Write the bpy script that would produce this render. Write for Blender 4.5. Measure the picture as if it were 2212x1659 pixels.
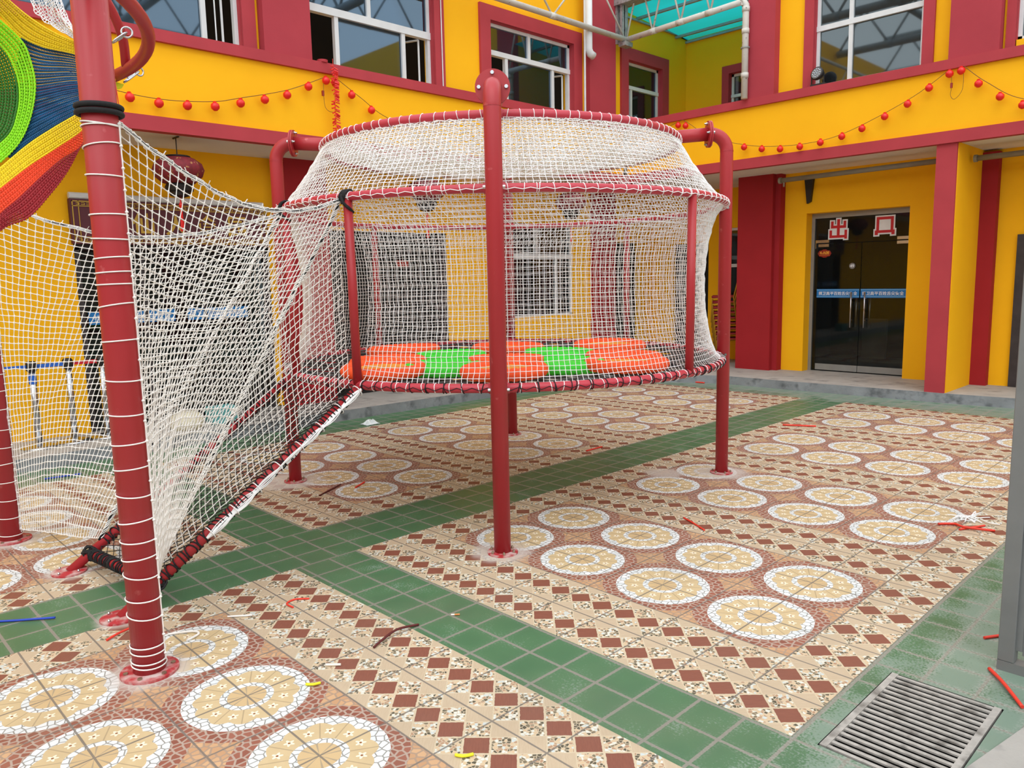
import bpy, math, random
import numpy as np
from mathutils import Vector, Matrix

# ------------------------------------------------------------------ scene, camera, light
S = bpy.context.scene
for o in list(bpy.data.objects):
    bpy.data.objects.remove(o)
COL = S.collection
rnd = random.Random(7)
rng = np.random.default_rng(11)
PI = math.pi
TAU = 2 * math.pi

CAM = Vector((4.2302, -2.6083, 1.7504))
PITCH, ROLL, YAW, FPX = 0.13668, -0.02125, 2.37321, 1660.7
fw = Vector((math.cos(PITCH) * math.cos(YAW), math.cos(PITCH) * math.sin(YAW), -math.sin(PITCH)))
r0 = Vector((math.sin(YAW), -math.cos(YAW), 0))
u0 = r0.cross(fw)
r2 = math.cos(ROLL) * r0 + math.sin(ROLL) * u0
u2 = -math.sin(ROLL) * r0 + math.cos(ROLL) * u0
cam_data = bpy.data.cameras.new('camera')
cam = bpy.data.objects.new('camera', cam_data)
COL.objects.link(cam)
cam_data.sensor_fit = 'HORIZONTAL'
cam_data.sensor_width = 36.0
cam_data.lens = FPX * 36.0 / 2212.0
cam_data.clip_start = 0.05
cam.matrix_world = Matrix(((r2.x, u2.x, -fw.x, CAM.x), (r2.y, u2.y, -fw.y, CAM.y), (r2.z, u2.z, -fw.z, CAM.z), (0, 0, 0, 1)))
S.camera = cam

W = bpy.data.worlds.new('overcast_sky')
S.world = W
W.use_nodes = True
wn = W.node_tree.nodes
wn['Background'].inputs[0].default_value = (0.90, 0.955, 1.0, 1)
wn['Background'].inputs[1].default_value = 1.5

sun_d = bpy.data.lights.new('soft_sun', 'SUN')
sun_d.energy = 1.3
sun_d.angle = math.radians(60)
sun_d.color = (1.0, 0.99, 0.97)
sun = bpy.data.objects.new('soft_sun', sun_d)
sun.rotation_euler = (math.radians(38), 0, math.radians(42))
sun.location = (2, -2, 12)
COL.objects.link(sun)

S.view_settings.view_transform = 'Standard'
S.view_settings.look = 'None'
S.view_settings.gamma = 1.0
S.view_settings.use_curve_mapping = False
S.view_settings.exposure = 0.35
S.cycles.max_bounces = 8
S.cycles.transparent_max_bounces = 24


# ------------------------------------------------------------------ helpers
def srgb(r, g, b):
    f = lambda c: (c / 255 / 12.92) if c / 255 <= 0.04045 else ((c / 255 + 0.055) / 1.055) ** 2.4
    return (f(r), f(g), f(b), 1.0)


MATS = {}


def mat(name, col, rough=0.6, metal=0.0, spec=0.5, vary=0.06, scale=6.0, bump=0.0, bscale=60.0, dirt=None, coat=0.0):
    m = bpy.data.materials.new(name)
    m.use_nodes = True
    nt = m.node_tree
    b = nt.nodes['Principled BSDF']
    b.inputs['Roughness'].default_value = rough
    b.inputs['Metallic'].default_value = metal
    b.inputs['Specular IOR Level'].default_value = spec
    b.inputs['Coat Weight'].default_value = coat
    tc = nt.nodes.new('ShaderNodeTexCoord')
    n = nt.nodes.new('ShaderNodeTexNoise')
    n.inputs['Scale'].default_value = scale
    n.inputs['Detail'].default_value = 5
    nt.links.new(tc.outputs['Object'], n.inputs['Vector'])
    rp = nt.nodes.new('ShaderNodeValToRGB')
    rp.color_ramp.elements[0].position = 0.3
    rp.color_ramp.elements[1].position = 0.7
    c = Vector(col[:3])
    rp.color_ramp.elements[0].color = (*[max(0, x * (1 - vary)) for x in c], 1)
    rp.color_ramp.elements[1].color = (*[min(1, x * (1 + vary)) for x in c], 1)
    nt.links.new(n.outputs['Fac'], rp.inputs['Fac'])
    out = rp.outputs['Color']
    if dirt:
        dcol, lo, hi, dsc = dirt
        n2 = nt.nodes.new('ShaderNodeTexNoise')
        n2.inputs['Scale'].default_value = dsc
        n2.inputs['Detail'].default_value = 8
        nt.links.new(tc.outputs['Object'], n2.inputs['Vector'])
        mr = nt.nodes.new('ShaderNodeMapRange')
        mr.inputs['From Min'].default_value = lo
        mr.inputs['From Max'].default_value = hi
        nt.links.new(n2.outputs['Fac'], mr.inputs['Value'])
        mx = nt.nodes.new('ShaderNodeMix')
        mx.data_type = 'RGBA'
        nt.links.new(mr.outputs['Result'], mx.inputs['Factor'])
        nt.links.new(out, mx.inputs['A'])
        mx.inputs['B'].default_value = dcol
        out = mx.outputs['Result']
    nt.links.new(out, b.inputs['Base Color'])
    if bump:
        n3 = nt.nodes.new('ShaderNodeTexNoise')
        n3.inputs['Scale'].default_value = bscale
        n3.inputs['Detail'].default_value = 4
        nt.links.new(tc.outputs['Object'], n3.inputs['Vector'])
        bp = nt.nodes.new('ShaderNodeBump')
        bp.inputs['Strength'].default_value = bump
        bp.inputs['Distance'].default_value = 0.01
        nt.links.new(n3.outputs['Fac'], bp.inputs['Height'])
        nt.links.new(bp.outputs['Normal'], b.inputs['Normal'])
    MATS[name] = m
    return m


class X:
    """tiny expression builder over Math nodes"""
    nt = None

    def __init__(s, v):
        s.v = v

    @staticmethod
    def op(o, *a, clamp=False):
        n = X.nt.nodes.new('ShaderNodeMath')
        n.operation = o
        n.use_clamp = clamp
        for i, x in enumerate(a):
            x = x.v if isinstance(x, X) else x
            if isinstance(x, (int, float)):
                n.inputs[i].default_value = x
            else:
                X.nt.links.new(x, n.inputs[i])
        return X(n.outputs[0])

    def __add__(a, b): return X.op('ADD', a, b)
    def __radd__(a, b): return X.op('ADD', b, a)
    def __sub__(a, b): return X.op('SUBTRACT', a, b)
    def __rsub__(a, b): return X.op('SUBTRACT', b, a)
    def __mul__(a, b): return X.op('MULTIPLY', a, b)
    def __rmul__(a, b): return X.op('MULTIPLY', b, a)
    def __truediv__(a, b): return X.op('DIVIDE', a, b)
    def __gt__(a, b): return X.op('GREATER_THAN', a, b)
    def __lt__(a, b): return X.op('LESS_THAN', a, b)


def xmod(a, b): return X.op('FLOORED_MODULO', a, b)
def xfl(a): return X.op('FLOOR', a)
def xabs(a): return X.op('ABSOLUTE', a)
def xsqrt(a): return X.op('SQRT', a)
def xmin(a, b): return X.op('MINIMUM', a, b)
def xmax(a, b): return X.op('MAXIMUM', a, b)


def ss(x, lo, hi):
    n = X.nt.nodes.new('ShaderNodeMapRange')
    n.interpolation_type = 'SMOOTHSTEP'
    X.nt.links.new(x.v, n.inputs['Value'])
    n.inputs['From Min'].default_value = lo
    n.inputs['From Max'].default_value = hi
    return X(n.outputs['Result'])


def cmix(f, a, b):
    n = X.nt.nodes.new('ShaderNodeMix')
    n.data_type = 'RGBA'
    for s_, v in (('Factor', f), ('A', a), ('B', b)):
        v = v.v if isinstance(v, X) else v
        if isinstance(v, (int, float)):
            n.inputs[s_].default_value = v
        elif isinstance(v, tuple):
            n.inputs[s_].default_value = v
        else:
            X.nt.links.new(v, n.inputs[s_])
    return X(n.outputs['Result'])


def vec(a, b, c=0.0):
    n = X.nt.nodes.new('ShaderNodeCombineXYZ')
    for i, x in enumerate((a, b, c)):
        x = x.v if isinstance(x, X) else x
        if isinstance(x, (int, float)):
            n.inputs[i].default_value = x
        else:
            X.nt.links.new(x, n.inputs[i])
    return X(n.outputs[0])


def noise(v, scale, detail=3.0, col=False):
    n = X.nt.nodes.new('ShaderNodeTexNoise')
    n.inputs['Scale'].default_value = scale
    n.inputs['Detail'].default_value = detail
    X.nt.links.new(v.v, n.inputs['Vector'])
    return X(n.outputs['Color' if col else 'Fac'])


def voro(v, scale, feature='F1', rand=0.85):
    n = X.nt.nodes.new('ShaderNodeTexVoronoi')
    n.feature = feature
    n.voronoi_dimensions = '2D'
    n.inputs['Scale'].default_value = scale
    n.inputs['Randomness'].default_value = rand
    X.nt.links.new(v.v, n.inputs['Vector'])
    return X(n.outputs['Distance']) if feature == 'DISTANCE_TO_EDGE' else (X(n.outputs['Color']), X(n.outputs['Distance']))


def ramp(f, stops):
    n = X.nt.nodes.new('ShaderNodeValToRGB')
    n.color_ramp.interpolation = 'CONSTANT'
    e = n.color_ramp.elements
    while len(e) < len(stops):
        e.new(0.5)
    for i, (p, c) in enumerate(stops):
        e[i].position = p
        e[i].color = c
    X.nt.links.new(f.v, n.inputs['Fac'])
    return X(n.outputs['Color'])


class MB:
    """collects simple shapes into one mesh"""

    def __init__(s):
        s.v = []
        s.f = []

    def add(s, vs, fs):
        k = len(s.v)
        s.v += [tuple(p) for p in vs]
        s.f += [tuple(i + k for i in f) for f in fs]
        return s

    def box(s, a, b, M=None):
        x0, y0, z0 = [min(p, q) for p, q in zip(a, b)]
        x1, y1, z1 = [max(p, q) for p, q in zip(a, b)]
        vs = [Vector(p) for p in ((x0, y0, z0), (x1, y0, z0), (x1, y1, z0), (x0, y1, z0), (x0, y0, z1), (x1, y0, z1), (x1, y1, z1), (x0, y1, z1))]
        if M is not None:
            vs = [M @ p for p in vs]
        return s.add(vs, [(0, 3, 2, 1), (4, 5, 6, 7), (0, 1, 5, 4), (1, 2, 6, 5), (2, 3, 7, 6), (3, 0, 4, 7)])

    def tube(s, pts, r, n=12, closed=False, caps=True, rs=None):
        P = [Vector(p) for p in pts]
        N = len(P)
        T = []
        for i in range(N):
            if closed:
                t = P[(i + 1) % N] - P[(i - 1) % N]
            else:
                t = P[min(i + 1, N - 1)] - P[max(i - 1, 0)]
            T.append(t.normalized())
        ref = Vector((0, 0, 1)) if abs(T[0].z) < 0.9 else Vector((1, 0, 0))
        a = T[0].cross(ref).normalized()
        k = len(s.v)
        for i in range(N):
            a = (a - T[i] * a.dot(T[i])).normalized()
            b = T[i].cross(a)
            rr = rs[i] if rs else r
            for j in range(n):
                w = TAU * j / n
                s.v.append(tuple(P[i] + (a * math.cos(w) + b * math.sin(w)) * rr))
        for i in range(N if closed else N - 1):
            q = (i + 1) % N
            for j in range(n):
                s.f.append((k + i * n + j, k + i * n + (j + 1) % n, k + q * n + (j + 1) % n, k + q * n + j))
        if caps and not closed:
            s.f.append(tuple(k + j for j in range(n))[::-1])
            s.f.append(tuple(k + (N - 1) * n + j for j in range(n)))
        return s

    def cyl(s, a, b, r, n=20):
        return s.tube([a, b], r, n)

    def lathe(s, prof, c=(0, 0, 0), n=24, M=None):
        k = len(s.v)
        for (r, z) in prof:
            for j in range(n):
                w = TAU * j / n
                p = Vector((c[0] + r * math.cos(w), c[1] + r * math.sin(w), c[2] + z))
                if M is not None:
                    p = M @ p
                s.v.append(tuple(p))
        for i in range(len(prof) - 1):
            for j in range(n):
                s.f.append((k + i * n + j, k + i * n + (j + 1) % n, k + (i + 1) * n + (j + 1) % n, k + (i + 1) * n + j))
        s.f.append(tuple(k + j for j in range(n))[::-1])
        s.f.append(tuple(k + (len(prof) - 1) * n + j for j in range(n)))
        return s

    def build(s, name, m, parent=None, smooth=False, bevel=0.0):
        me = bpy.data.meshes.new(name)
        me.from_pydata(s.v, [], s.f)
        me.update()
        me.materials.append(MATS[m] if isinstance(m, str) else m)
        if smooth:
            me.polygons.foreach_set('use_smooth', [len(p.vertices) == 4 for p in me.polygons])
        o = bpy.data.objects.new(name, me)
        COL.objects.link(o)
        if parent is not None:
            o.parent = parent
        if bevel:
            b = o.modifiers.new('bevel', 'BEVEL')
            b.width = bevel
            b.segments = 2
            b.limit_method = 'ANGLE'
        return o


def mesh_np(name, V, F, m, parent=None, smooth=False):
    me = bpy.data.meshes.new(name)
    V = np.ascontiguousarray(V, dtype=np.float32)
    F = np.ascontiguousarray(F, dtype=np.int32)
    me.vertices.add(len(V))
    me.vertices.foreach_set('co', V.ravel())
    me.loops.add(F.size)
    me.loops.foreach_set('vertex_index', F.ravel())
    me.polygons.add(len(F))
    me.polygons.foreach_set('loop_start', np.arange(0, F.size, F.shape[1], dtype=np.int32))
    me.polygons.foreach_set('loop_total', np.full(len(F), F.shape[1], dtype=np.int32))
    if smooth:
        me.polygons.foreach_set('use_smooth', np.ones(len(F), dtype=bool))
    me.update(calc_edges=True)
    me.validate()
    me.materials.append(MATS[m])
    o = bpy.data.objects.new(name, me)
    COL.objects.link(o)
    if parent is not None:
        o.parent = parent
    return o


def strands(P, Nn, r, sides=3, closed=False):
    """P (K,N,3) polylines, Nn (K,N,3) rough normals -> verts, quads"""
    P = np.asarray(P, float)
    if closed:
        T = np.roll(P, -1, 1) - np.roll(P, 1, 1)
    else:
        T = np.gradient(P, axis=1)
    T /= np.linalg.norm(T, axis=2, keepdims=True) + 1e-12
    A = np.cross(T, Nn)
    A /= np.linalg.norm(A, axis=2, keepdims=True) + 1e-12
    B = np.cross(T, A)
    K, N, _ = P.shape
    w = TAU * np.arange(sides) / sides
    r = np.asarray(r, float)
    if r.ndim < 2:
        r = np.broadcast_to(r, (K, N))
    V = P[:, :, None, :] + r[:, :, None, None] * (A[:, :, None, :] * np.cos(w)[None, None, :, None] + B[:, :, None, :] * np.sin(w)[None, None, :, None])
    idx = np.arange(K * N * sides).reshape(K, N, sides)
    if closed:
        a = idx
        b = np.roll(idx, -1, 1)
    else:
        a = idx[:, :-1]
        b = idx[:, 1:]
    F = np.stack([a, np.roll(a, -1, 2), np.roll(b, -1, 2), b], -1).reshape(-1, 4)
    return V.reshape(-1, 3), F


def wobble(P, amp, seed=0, freq=3.0):
    g = np.random.default_rng(seed)
    Q = P.copy()
    nu, nv = P.shape[:2]
    u = np.linspace(0, 1, nu)[:, None]
    v = np.linspace(0, 1, nv)[None, :]
    for ax in range(3):
        d = np.zeros((nu, nv))
        for k in range(7):
            fu, fv = g.uniform(0.5, freq * 3, 2)
            d += g.uniform(-1, 1) * np.sin(TAU * (fu * u + fv * v) + g.uniform(0, TAU))
        d += g.normal(0, 0.35, (nu, nv))
        Q[:, :, ax] += amp * d / 2.0
    return Q


def knotted_net(P, r, sides=3, knots=False):
    """P (nu,nv,3) node grid -> net of two strand families"""
    du = np.gradient(P, axis=0)
    dv = np.gradient(P, axis=1)
    Nn = np.cross(du, dv)
    Nn /= np.linalg.norm(Nn, axis=2, keepdims=True) + 1e-12
    out = []
    for (Q, M) in ((P, Nn), (P.transpose(1, 0, 2), Nn.transpose(1, 0, 2))):
        if knots:
            K, N, _ = Q.shape
            Z = np.zeros((K, 4 * N - 3, 3))
            ZN = np.zeros((K, 4 * N - 3, 3))
            for t in range(4):
                f = t / 4
                n = N if t == 0 else N - 1
                e = (1 - f) * Q[:, :n] + f * Q[:, (1 if t else 0):(n + 1 if t else n)]
                Z[:, t::4][:, :n] = e
                ZN[:, t::4][:, :n] = M[:, :n]
            R = np.full((K, 4 * N - 3), r)
            R[:, ::4] = r * 1.9
            out.append(strands(Z, ZN, R, sides))
        else:
            out.append(strands(Q, M, r, sides))
    V0, F0 = out[0]
    V1, F1 = out[1]
    return np.concatenate([V0, V1]), np.concatenate([F0, F1 + len(V0)])


def empty(name, loc=(0, 0, 0), rz=0.0):
    o = bpy.data.objects.new(name, None)
    o.empty_display_size = 0.1
    o.location = loc
    o.rotation_euler = (0, 0, rz)
    COL.objects.link(o)
    return o


def tag(o, label=None, cat=None, group=None, kind=None):
    if label: o['label'] = label
    if cat: o['category'] = cat
    if group: o['group'] = group
    if kind: o['kind'] = kind
    return o


def struct(o, label=None):
    o['kind'] = 'structure'
    if label: o['label'] = label
    return o


def copy_tree(o, parent=None):
    c = o.copy()
    COL.objects.link(c)
    c.parent = parent
    for ch in list(o.children):
        copy_tree(ch, c)
    return c


def text_part(name, body, size, O, ax, up, m, parent, depth=0.002, bold=0.0, w=None):
    """flat lettering centred on O, reading along ax, standing along up"""
    cu = bpy.data.curves.new(name, 'FONT')
    cu.body = body
    cu.size = size
    cu.align_x = 'CENTER'
    cu.align_y = 'CENTER'
    cu.extrude = depth / 2
    cu.offset = bold
    t = bpy.data.objects.new(name + '_tmp', cu)
    COL.objects.link(t)
    dg = bpy.context.evaluated_depsgraph_get()
    me = bpy.data.meshes.new_from_object(t.evaluated_get(dg))
    bpy.data.objects.remove(t)
    me.name = name
    ax = Vector(ax).normalized()
    up = Vector(up).normalized()
    nn = ax.cross(up)
    xs = [v.co.x for v in me.vertices]
    ys = [v.co.y for v in me.vertices]
    cx, cy = (max(xs) + min(xs)) / 2, (max(ys) + min(ys)) / 2
    sc = (w / (max(xs) - min(xs))) if w else 1.0
    for v in me.vertices:
        v.co = Vector(O) + ax * (v.co.x - cx) * sc + up * (v.co.y - cy) * (min(sc, 1.3) if w else 1) + nn * v.co.z
    me.materials.clear()
    me.materials.append(MATS[m])
    o = bpy.data.objects.new(name, me)
    COL.objects.link(o)
    o.parent = parent
    return o


ORD = ['first', 'second', 'third', 'fourth', 'fifth', 'sixth', 'seventh', 'eighth', 'ninth', 'tenth', 'eleventh', 'twelfth', 'thirteenth', 'fourteenth', 'fifteenth', 'sixteenth', 'seventeenth', 'eighteenth']

# ------------------------------------------------------------------ materials
YEL = (1.0, 0.50, 0.008, 1)
mat('yellow_wall', YEL, 0.75, vary=0.03, scale=1.5, bump=0.08, bscale=90, spec=0.2)
mat('red_trim', srgb(176, 62, 70), 0.65, vary=0.06, scale=3, spec=0.25, dirt=(srgb(225, 205, 200), 0.76, 0.79, 9))
mat('red_wall', srgb(158, 36, 42), 0.7, vary=0.06, scale=2, bump=0.08, spec=0.2)
mat('red_upper', srgb(172, 62, 72), 0.7, vary=0.06, scale=2, bump=0.08, spec=0.2)
mat('soffit', srgb(222, 216, 208), 0.85, vary=0.05, scale=2)
mat('concrete', srgb(168, 164, 158), 0.8, vary=0.12, scale=4, bump=0.2, bscale=60, dirt=(srgb(120, 118, 115), 0.55, 0.75, 5))
mat('kerb_face', srgb(140, 144, 148), 0.8, vary=0.15, scale=5, bump=0.3, bscale=40, dirt=(srgb(95, 98, 102), 0.5, 0.7, 7))
mat('frame_white', srgb(218, 222, 224), 0.45, vary=0.05)
mat('frame_grey', srgb(150, 152, 150), 0.4, metal=0.3)
mat('dark_room', srgb(22, 20, 20), 0.9)  # near-black colour paints in the shade of rooms, open doorways and drain pit
mat('dark_panel', srgb(52, 46, 48), 0.6, vary=0.3, scale=8)
mat('red_tube', srgb(172, 44, 50), 0.42, vary=0.05, spec=0.45, scale=3, dirt=(srgb(205, 110, 110), 0.68, 0.8, 14))
mat('red_tube_light', srgb(184, 52, 66), 0.42, vary=0.05, spec=0.45, scale=3)
mat('red_tube_dusty', srgb(178, 44, 52), 0.6, vary=0.1, dirt=(srgb(205, 185, 180), 0.42, 0.7, 18))
mat('white_rope', (0.93, 0.93, 0.93, 1), 0.7, vary=0.05, scale=40)
mat('cream_rope', (0.90, 0.88, 0.84, 1), 0.75, vary=0.08, scale=30)
mat('black_rope', srgb(26, 25, 27), 0.85, vary=0.3, scale=80)
mat('dark_grey_rope', srgb(84, 80, 80), 0.85, vary=0.2, scale=40)
mat('orange_pad', srgb(250, 88, 34), 0.75, vary=0.05, scale=20)
mat('orange_weave', srgb(255, 160, 60), 0.85, vary=0.15, scale=160, bump=0.6, bscale=260)
mat('green_pad', srgb(62, 214, 52), 0.75, vary=0.05, scale=20)
mat('green_weave', srgb(90, 226, 74), 0.85, vary=0.15, scale=160, bump=0.6, bscale=260)
mat('steel', srgb(190, 192, 195), 0.25, metal=1.0, vary=0.05)
mat('bolt', srgb(165, 150, 130), 0.4, metal=0.8, vary=0.1)
mat('galvanised', srgb(165, 166, 164), 0.5, metal=0.25, vary=0.18, scale=9, dirt=(srgb(80, 82, 84), 0.5, 0.8, 20))
mat('bounce_plaster', srgb(205, 205, 200), 0.8)
mat('gate_steel', srgb(128, 130, 130), 0.5, metal=0.3, vary=0.08, scale=5)
mat('grate_steel', srgb(176, 172, 166), 0.55, metal=0.1, vary=0.15, scale=30, dirt=(srgb(96, 92, 86), 0.5, 0.75, 12))
mat('pipe_paint', srgb(206, 204, 196), 0.55, vary=0.06, scale=4, dirt=(srgb(120, 115, 105), 0.64, 0.72, 20))
mat('truss_paint', srgb(150, 158, 162), 0.5, vary=0.1)
mat('dull_pipe', srgb(134, 128, 112), 0.55, vary=0.1)
mat('lantern_red', srgb(226, 30, 26), 0.35, vary=0.08)
mat('cloth_maroon', srgb(116, 22, 34), 0.7, vary=0.35, scale=18, dirt=(srgb(170, 120, 70), 0.62, 0.66, 22))
mat('lantern_black', srgb(24, 20, 20), 0.5)
mat('gold', srgb(196, 160, 62), 0.45, metal=0.3)
mat('sign_maroon', srgb(92, 36, 48), 0.6)
mat('sticker_blue', srgb(22, 116, 186), 0.4, vary=0.02)
mat('sticker_white', srgb(232, 236, 240), 0.5)
mat('sticker_pale', srgb(150, 205, 235), 0.5)
mat('sticker_red', srgb(198, 22, 34), 0.5)
mat('plate_red', srgb(150, 34, 24), 0.4)
mat('disc_grey', srgb(120, 118, 118), 0.4)
mat('text_gold', srgb(240, 178, 60), 0.5)
mat('wood_brown', srgb(150, 100, 40), 0.6)
mat('black_metal', srgb(28, 27, 28), 0.5)
mat('led_lens', srgb(190, 205, 215), 0.15, metal=0.4, vary=0.1)
mat('chair_gold', srgb(200, 150, 50), 0.3, metal=0.7)
mat('chair_red', srgb(140, 24, 30), 0.8)
mat('firecracker', srgb(226, 40, 34), 0.4)
mat('cord_brown', srgb(120, 78, 30), 0.7)
mat('twine_red', srgb(232, 62, 44), 0.5)
mat('twine_dark', srgb(92, 28, 28), 0.6)
mat('strap_blue', srgb(36, 70, 190), 0.5)
mat('strap_belt_blue', srgb(40, 100, 200), 0.7)
mat('strap_belt_red', srgb(205, 28, 46), 0.7)
mat('yellow_bit', srgb(236, 232, 40), 0.5)
mat('plastic_clear', srgb(214, 222, 222), 0.2)
mat('cig_paper', srgb(240, 232, 220), 0.7)
mat('cig_filter', srgb(214, 140, 80), 0.7)
mat('yarn_yellow', srgb(250, 214, 8), 0.6, vary=0.12, scale=60)
mat('yarn_lime', srgb(150, 232, 4), 0.6, vary=0.12, scale=60)
mat('yarn_green', srgb(44, 116, 18), 0.6, vary=0.15, scale=60)
mat('yarn_blue', srgb(14, 92, 140), 0.6, vary=0.3, scale=9)
mat('yarn_orange', srgb(240, 70, 22), 0.6, vary=0.12, scale=60)
mat('yarn_red', srgb(158, 22, 34), 0.6, vary=0.12, scale=60)
mat('webbing', srgb(226, 232, 30), 0.6)
mat('bag_cream', srgb(212, 206, 178), 0.8, vary=0.1)
mat('teal_box', srgb(90, 160, 160), 0.6)


def glass_mat(name, tint, trans, base_refl, gloss_col):
    m = bpy.data.materials.new(name)
    m.use_nodes = True
    nt = m.node_tree
    nt.nodes.clear()
    out = nt.nodes.new('ShaderNodeOutputMaterial')
    fr = nt.nodes.new('ShaderNodeFresnel')
    fr.inputs[0].default_value = 1.55
    mt = nt.nodes.new('ShaderNodeMath')
    mt.operation = 'MULTIPLY_ADD'
    mt.inputs[1].default_value = 0.9
    mt.inputs[2].default_value = base_refl
    mt.use_clamp = True
    nt.links.new(fr.outputs[0], mt.inputs[0])
    tr = nt.nodes.new('ShaderNodeBsdfTransparent')
    tr.inputs[0].default_value = tint
    df = nt.nodes.new('ShaderNodeBsdfDiffuse')
    df.inputs[0].default_value = (0.03, 0.035, 0.04, 1)
    m1 = nt.nodes.new('ShaderNodeMixShader')
    m1.inputs[0].default_value = trans
    nt.links.new(df.outputs[0], m1.inputs[1])
    nt.links.new(tr.outputs[0], m1.inputs[2])
    gl = nt.nodes.new('ShaderNodeBsdfGlossy')
    gl.inputs['Color'].default_value = gloss_col
    gl.inputs['Roughness'].default_value = 0.03
    m2 = nt.nodes.new('ShaderNodeMixShader')
    nt.links.new(mt.outputs[0], m2.inputs[0])
    nt.links.new(m1.outputs[0], m2.inputs[1])
    nt.links.new(gl.outputs[0], m2.inputs[2])
    nt.links.new(m2.outputs[0], out.inputs[0])
    MATS[name] = m


glass_mat('glass_blue', (0.25, 0.33, 0.4, 1), 0.6, 0.10, (0.55, 0.78, 1.0, 1))
glass_mat('glass_grey', (0.25, 0.28, 0.28, 1), 0.6, 0.08, (0.8, 0.92, 0.95, 1))
glass_mat('glass_door', (0.6, 0.62, 0.62, 1), 0.9, 0.0, (0.55, 0.6, 0.6, 1))

m = bpy.data.materials.new('teal_sheet')
m.use_nodes = True
nt = m.node_tree
nt.nodes.clear()
o_ = nt.nodes.new('ShaderNodeOutputMaterial')
tl = nt.nodes.new('ShaderNodeBsdfTranslucent')
tl.inputs[0].default_value = (0.01, 0.40, 0.47, 1)
tp = nt.nodes.new('ShaderNodeBsdfTransparent')
tp.inputs[0].default_value = (0.02, 0.36, 0.42, 1)
ns = nt.nodes.new('ShaderNodeTexNoise')
ns.inputs['Scale'].default_value = 3
mr = nt.nodes.new('ShaderNodeMapRange')
mr.inputs['To Min'].default_value = 0.2
mr.inputs['To Max'].default_value = 0.6
mx = nt.nodes.new('ShaderNodeMixShader')
nt.links.new(ns.outputs['Fac'], mr.inputs['Value'])
nt.links.new(mr.outputs['Result'], mx.inputs[0])
nt.links.new(tl.outputs[0], mx.inputs[1])
nt.links.new(tp.outputs[0], mx.inputs[2])
nt.links.new(mx.outputs[0], o_.inputs[0])
MATS['teal_sheet'] = m


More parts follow.
